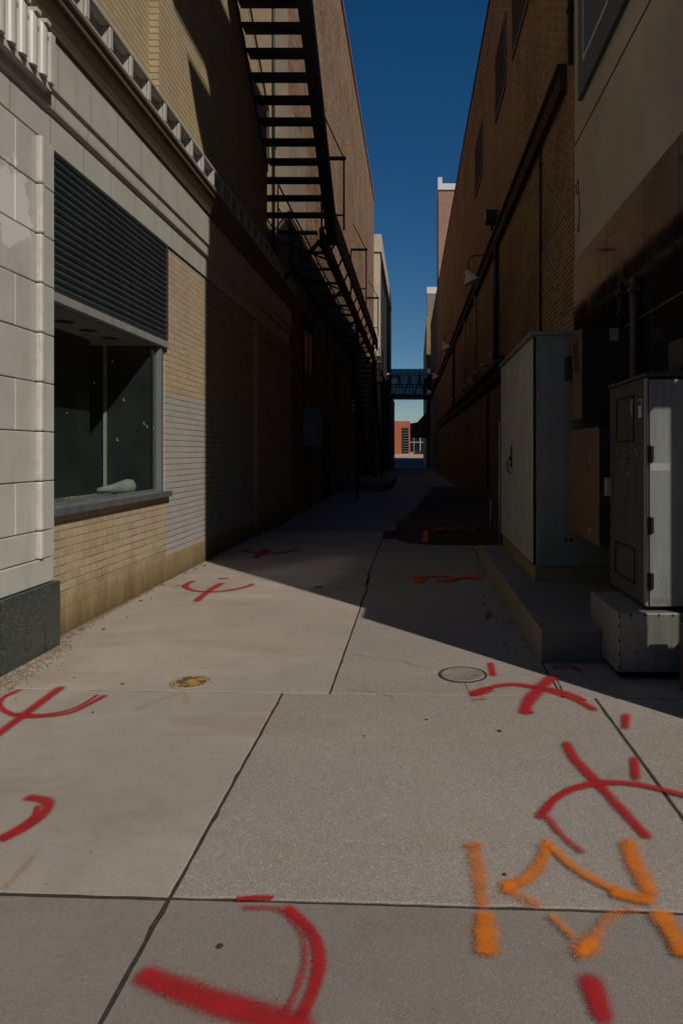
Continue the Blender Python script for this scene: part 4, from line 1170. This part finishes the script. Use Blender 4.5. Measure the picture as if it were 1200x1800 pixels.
lf = MB()
for i in range(160):
    if i < 90: c = Vector((random.uniform(0.0, 1.7), 10.75 + abs(random.gauss(0, 0.5)), 0.265))
    elif i < 130: c = Vector((random.uniform(0.6, 0.85), random.uniform(4.8, 10.5), 0.006))
    else: c = Vector((-2.76 + abs(random.gauss(0, 0.12)), random.uniform(5.4, 11.5), 0.006))
    a = Vector((random.gauss(0, 1), random.gauss(0, 1), random.gauss(0, 0.25))).normalized() * random.uniform(0.012, 0.03)
    b = a.cross(Vector((random.gauss(0, 0.2), random.gauss(0, 0.2), 1))).normalized() * a.length * 0.55
    lf.add([c - a, c - b + Vector((0, 0, 0.004)), c + a, c + b + Vector((0, 0, 0.006))], [(0, 1, 2, 3)], random.choice([0, 0, 1]))
stuff(lf.build('leaf_litter', [plain('dry_leaf', (0.17, 0.10, 0.045), 0.9, 0.4), 'rubble']), 'dry leaves and scraps lying along the kerbs', 'litter')
# ------------------------------------------------------------------ covers in the pavement
def cover(name, px, py, r, mats, label, yellow):
    x, y = gp(px, py)
    T = thing(name, label, 'cover', (x, y, 0))
    w = MB(); w.lathe([(r + 0.018, 0.0005), (r + 0.016, 0.006), (r + 0.004, 0.007), (r + 0.002, 0.002)], (x, y, 0.001), 40); w.build('ring', 'conc_d' if yellow else 'soil', T)
    w = MB()
    w.lathe([(r, 0.003), (r - 0.004, 0.0075), (r - 0.02, 0.0075), (r - 0.022, 0.006), (0, 0.006)], (x, y, 0.001), 40)
    if yellow:
        for a in range(2):
            rr = r * (0.62 - 0.3 * a)
            w.lathe([(rr, 0.0075), (rr - 0.003, 0.010), (rr - 0.010, 0.010), (rr - 0.013, 0.0075)], (x, y, 0), 32)
        for i in range(10):
            a = 2 * math.pi * i / 10
            w.bar((x + r * 0.66 * math.cos(a), y + r * 0.66 * math.sin(a), 0.0085), (x + r * 0.8 * math.cos(a), y + r * 0.8 * math.sin(a), 0.0085), 0.009, 0.004)
    else:
        n = 9
        for i in range(-n, n + 1):
            for j in range(-n, n + 1):
                dx, dy = i * r * 0.1, j * r * 0.1
                if math.hypot(dx, dy) < r * 0.82: w.box(x + dx - 0.004, x + dx + 0.004, y + dy - 0.004, y + dy + 0.004, 0.0068, 0.0085)
    w.build('lid', mats, T)
cover('manhole_cover', 813, 1187, 0.142, 'iron', 'round grey cast iron manhole cover in the concrete', False)
cover('valve_cover', 335, 1200, 0.108, 'yellow_iron', 'small round yellow painted valve cover in the pavement', True)
# thin concrete patch round the yellow cover, cracks and gum
cr = MB()
def crack(pts, wd=0.004):
    P = []
    for (x0, y0), (x1, y1) in zip(pts, pts[1:]):
        n = 6
        for i in range(n):
            f = i / n; X, Y = gp(x0 + (x1 - x0) * f, y0 + (y1 - y0) * f)
            P.append(Vector((X + random.uniform(-0.008, 0.008), Y + random.uniform(-0.008, 0.008))))
    P.append(Vector(gp(*pts[-1])))
    for i in range(len(P) - 1):
        d = (P[i + 1] - P[i]).normalized(); nn = Vector((-d.y, d.x)) * wd * random.uniform(0.3, 1) / 2
        cr.add([(*(P[i] - nn), 0.0032), (*(P[i + 1] - nn), 0.0032), (*(P[i + 1] + nn), 0.0032), (*(P[i] + nn), 0.0032)], [(0, 1, 2, 3)])
crack([(612, 1214), (655, 1217), (690, 1226)]); crack([(818, 1201), (822, 1212), (828, 1226)], 0.006); crack([(795, 1199), (788, 1206)])
crack([(975, 1190), (990, 1222)], 0.008); crack([(615, 1150), (700, 1162), (760, 1178)], 0.003)
stuff(cr.build('cracks', 'soil'), 'fine dark cracks in the pavement', 'cracks')
gm = MB()
for (px, py, r) in ((877, 1286, 0.016), (749, 1266, 0.010), (886, 1539, 0.009), (386, 1665, 0.011), (163, 1253, 0.007), (215, 1203, 0.012), (130, 1192, 0.006), (905, 1150, 0.01), (560, 1032, 0.05), (640, 1295, 0.006)):
    x, y = gp(px, py); gm.lathe([(r, 0.0025), (r * 0.8, 0.0042), (0, 0.0045)], (x, y, 0), 14)
stuff(gm.build('gum_spots', 'soil'), 'small dark gum spots on the pavement', 'gum spots')

# ------------------------------------------------------------------ sprayed marks
def smooth(pts, n=7):
    out = []
    P = [pts[0]] + list(pts) + [pts[-1]]
    for i in range(1, len(P) - 2):
        p0, p1, p2, p3 = [Vector(q) for q in P[i - 1:i + 3]]
        for j in range(n):
            t = j / n
            out.append(0.5 * ((2 * p1) + (-p0 + p2) * t + (2 * p0 - 5 * p1 + 4 * p2 - p3) * t * t + (-p0 + 3 * p1 - 3 * p2 + p3) * t ** 3))
    out.append(Vector(pts[-1]))
    return out
LIFT = [0.0052]
def spray(name, strokes, mat, label, on=None, soft=1.0):
    """strokes: (photo pixels traced on the pavement plane, stroke width in metres)"""
    v, f, cv = [], [], []
    for stn in strokes:
        pts, wd = stn[0], stn[1]
        st_c = stn[2] if len(stn) > 2 else 1.0
        P = [Vector((on or gp)(*q)) for q in pts]
        P = smooth([(q.x, q.y) for q in P]) if len(P) > 2 else [P[0].lerp(P[1], t / 7) for t in range(8)]
        d0 = (P[0] - P[1]).normalized() * wd * 0.55; d1 = (P[-1] - P[-2]).normalized() * wd * 0.55
        P = [P[0] + d0] + P + [P[-1] + d1]
        o = len(v); N = len(P); K = 21; ph = random.uniform(0, 6)
        LIFT[0] += 0.00025
        for i in range(N):
            d = (P[min(i + 1, N - 1)] - P[max(i - 1, 0)]).normalized(); nn = Vector((-d.y, d.x))
            ww = wd * (1 + 0.10 * math.sin(i * 0.23 + ph) + 0.04 * math.sin(i * 0.71 + 2 * ph))
            for j in range(K):
                u = -1 + 2 * j / (K - 1)
                q = P[i] + nn * u * ww * 2.0
                v.append((q.x, q.y, LIFT[0]))
                e = 0.73 * math.exp(-(abs(u) * 3.5) ** 2.4) + 0.22 * max(0, math.exp(-(abs(u) * 1.9) ** 2.0) - 0.027)
                e *= (0.0, 0.75, 1.0)[min(i, N - 1 - i, 2)]
                cv.append(e * st_c)
        for i in range(N - 1):
            for j in range(K - 1):
                a = o + i * K + j; f.append((a, a + 1, a + K + 1, a + K))
    me = bpy.data.meshes.new(name); me.from_pydata(v, [], f); me.materials.append(M[mat])
    at = me.attributes.new('cover', 'FLOAT', 'POINT')
    for i, c in enumerate(cv): at.data[i].value = c
    ob = bpy.data.objects.new(name, me); col.objects.link(ob)
    return tag(ob, label, 'paint mark')
spray('paint_mark', [([(340, 1022), (325, 1030), (338, 1038), (370, 1041), (405, 1038), (433, 1032), (444, 1027)], 0.062), ([(389, 1026), (366, 1040), (344, 1058)], 0.078), ([(384, 1018), (401, 1017)], 0.06)], 'red_paint', 'red sprayed fork symbol in the sun beside the cream brick wall')
spray('paint_mark', [([(424, 968), (450, 973), (489, 973), (524, 966)], 0.10), ([(471, 966), (447, 982)], 0.09)], 'red_paint', 'dim red sprayed fork symbol lying in the alley shade')
spray('paint_mark', [([(35, 1214), (6, 1228), (0, 1244), (25, 1258), (60, 1262), (120, 1255), (155, 1240), (185, 1224)], 0.035), ([(30, 1256), (75, 1258), (130, 1247), (172, 1223)], 0.022), ([(108, 1209), (60, 1245), (0, 1290), (-30, 1312)], 0.055)], 'red_paint', 'red sprayed fork symbol nearest the green granite base')
spray('paint_mark', [([(48, 1404), (80, 1410), (83, 1425), (55, 1452), (0, 1480)], 0.045), ([(66, 1420), (60, 1438), (20, 1466), (-20, 1485)], 0.03)], 'red_paint', 'red sprayed hook cut off by the left frame edge')
spray('paint_mark', [([(425, 1600), (490, 1603), (528, 1640), (536, 1690), (520, 1750), (490, 1800)], 0.030, 0.66), ([(505, 1600), (543, 1635), (561, 1680), (553, 1740), (520, 1810)], 0.036), ([(415, 1585), (455, 1582), (480, 1583)], 0.022), ([(247, 1718), (330, 1750), (430, 1782), (540, 1812)], 0.075)], 'red_paint', 'large red sprayed D shape at the bottom of the pavement')
spray('paint_mark', [([(1036, 1722), (1062, 1800)], 0.065)], 'red_paint', 'thick red sprayed bar below the orange letters')
spray('paint_mark', [([(862, 1167), (867, 1190)], 0.05)], 'red_paint', 'short red sprayed dash beside the manhole cover')
spray('paint_mark', [([(830, 1224), (850, 1215), (880, 1207), (912, 1206), (960, 1215), (1008, 1230), (1046, 1251)], 0.058), ([(835, 1222), (860, 1213)], 0.08), ([(965, 1212), (1000, 1221), (1030, 1234)], 0.035), ([(828, 1233), (855, 1231)], 0.03, 0.6), ([(972, 1191), (948, 1213), (928, 1238), (922, 1257)], 0.075), ([(930, 1254), (938, 1256)], 0.03)], 'red_paint', 'red sprayed crossed arc at the shadow edge by the manhole cover')
spray('paint_mark', [([(970, 1176), (1000, 1172), (1021, 1183)], 0.045, 0.8)], 'red_paint', 'dark red sprayed stroke in the shade before the metal base box')
spray('paint_mark', [([(1101, 1258), (1099, 1283)], 0.04)], 'red_paint', 'short red sprayed dash right of the long joint')
spray('paint_mark', [([(995, 1308), (1010, 1337), (1050, 1380), (1095, 1430), (1140, 1478)], 0.05), ([(948, 1442), (978, 1407), (1015, 1388), (1065, 1380), (1120, 1383), (1170, 1394), (1215, 1405)], 0.045), ([(962, 1440), (985, 1470), (1025, 1505)], 0.035, 0.8), ([(1115, 1335), (1118, 1374)], 0.04)], 'red_paint', 'large red sprayed crossed arc above the orange letters')
spray('paint_mark', [([(832, 1490), (842, 1545), (849, 1600)], 0.060, 0.72), ([(831, 1488), (833, 1494)], 0.075, 0.85), ([(852, 1612), (855, 1650), (857, 1684)], 0.062, 1.05),
    ([(962, 1489), (950, 1525), (928, 1550), (896, 1563)], 0.050, 0.85), ([(958, 1488), (966, 1490)], 0.06, 1.0), ([(888, 1562), (905, 1568)], 0.075, 1.1),
    ([(900, 1572), (925, 1587), (952, 1600)], 0.05, 0.66), ([(970, 1617), (990, 1637), (1012, 1658)], 0.042, 0.7), ([(1026, 1668), (1042, 1676)], 0.10, 1.15),
    ([(968, 1494), (1005, 1528), (1045, 1553), (1085, 1572)], 0.038, 0.9), ([(1080, 1575), (1115, 1585), (1148, 1588)], 0.06, 1.1),
    ([(1104, 1488), (1122, 1535), (1146, 1580)], 0.062, 0.9), ([(1102, 1487), (1110, 1489)], 0.075, 0.9), ([(1160, 1612), (1182, 1648), (1205, 1690)], 0.066, 1.0),
    ([(1118, 1606), (1085, 1612), (1062, 1630), (1046, 1655)], 0.045, 0.62)], 'orange_paint', 'large orange sprayed letters on the near pavement')
spray('paint_mark', [([(62, 1508), (35, 1540), (8, 1570)], 0.035, 0.5)], 'faint_orange', 'faint orange sprayed stroke at the left frame edge')
spray('paint_mark', [([(240, 1250), (290, 1230), (322, 1221), (330, 1240)], 0.05, 0.42)], 'faint_orange', 'faded orange sprayed arrow below the yellow valve cover')
spray('paint_mark', [([(734, 1012), (738, 1025)], 0.13), ([(738, 1017), (775, 1013), (800, 1017), (830, 1015)], 0.09), ([(768, 1021), (790, 1022), (805, 1016)], 0.09), ([(828, 1012), (840, 1020)], 0.13)], 'hot_orange', 'red orange sprayed mark in the shade left of the concrete pad')
spray('paint_mark', [([(859, 1077), (855, 1091)], 0.05, 0.8)], 'red_paint', 'small dark red sprayed dash in the shade near the pad corner')
# paint on the front of the raised kerb
w = MB()
w.box(0.0, 0.1, 10.60, 10.612, 0.03, 0.27)
kp = MB()
kp.add([(0.14, 10.695, 0.24), (0.19, 10.675, 0.24), (0.20, 10.668, 0.05), (0.10, 10.70, 0.05)], [(0, 1, 2, 3)])
for a, b in ((0.27, 0.46), (0.52, 0.66), (0.82, 0.92)):
    kp.box(a, b, 10.60, 10.66, 0.2505, 0.256)
tag(kp.build('kerb_paint', plain('orange_kerb_paint', (0.62, 0.07, 0.012), 0.8, 0.3, 40)), 'red orange paint splashes on the front of the raised kerb', 'paint mark')
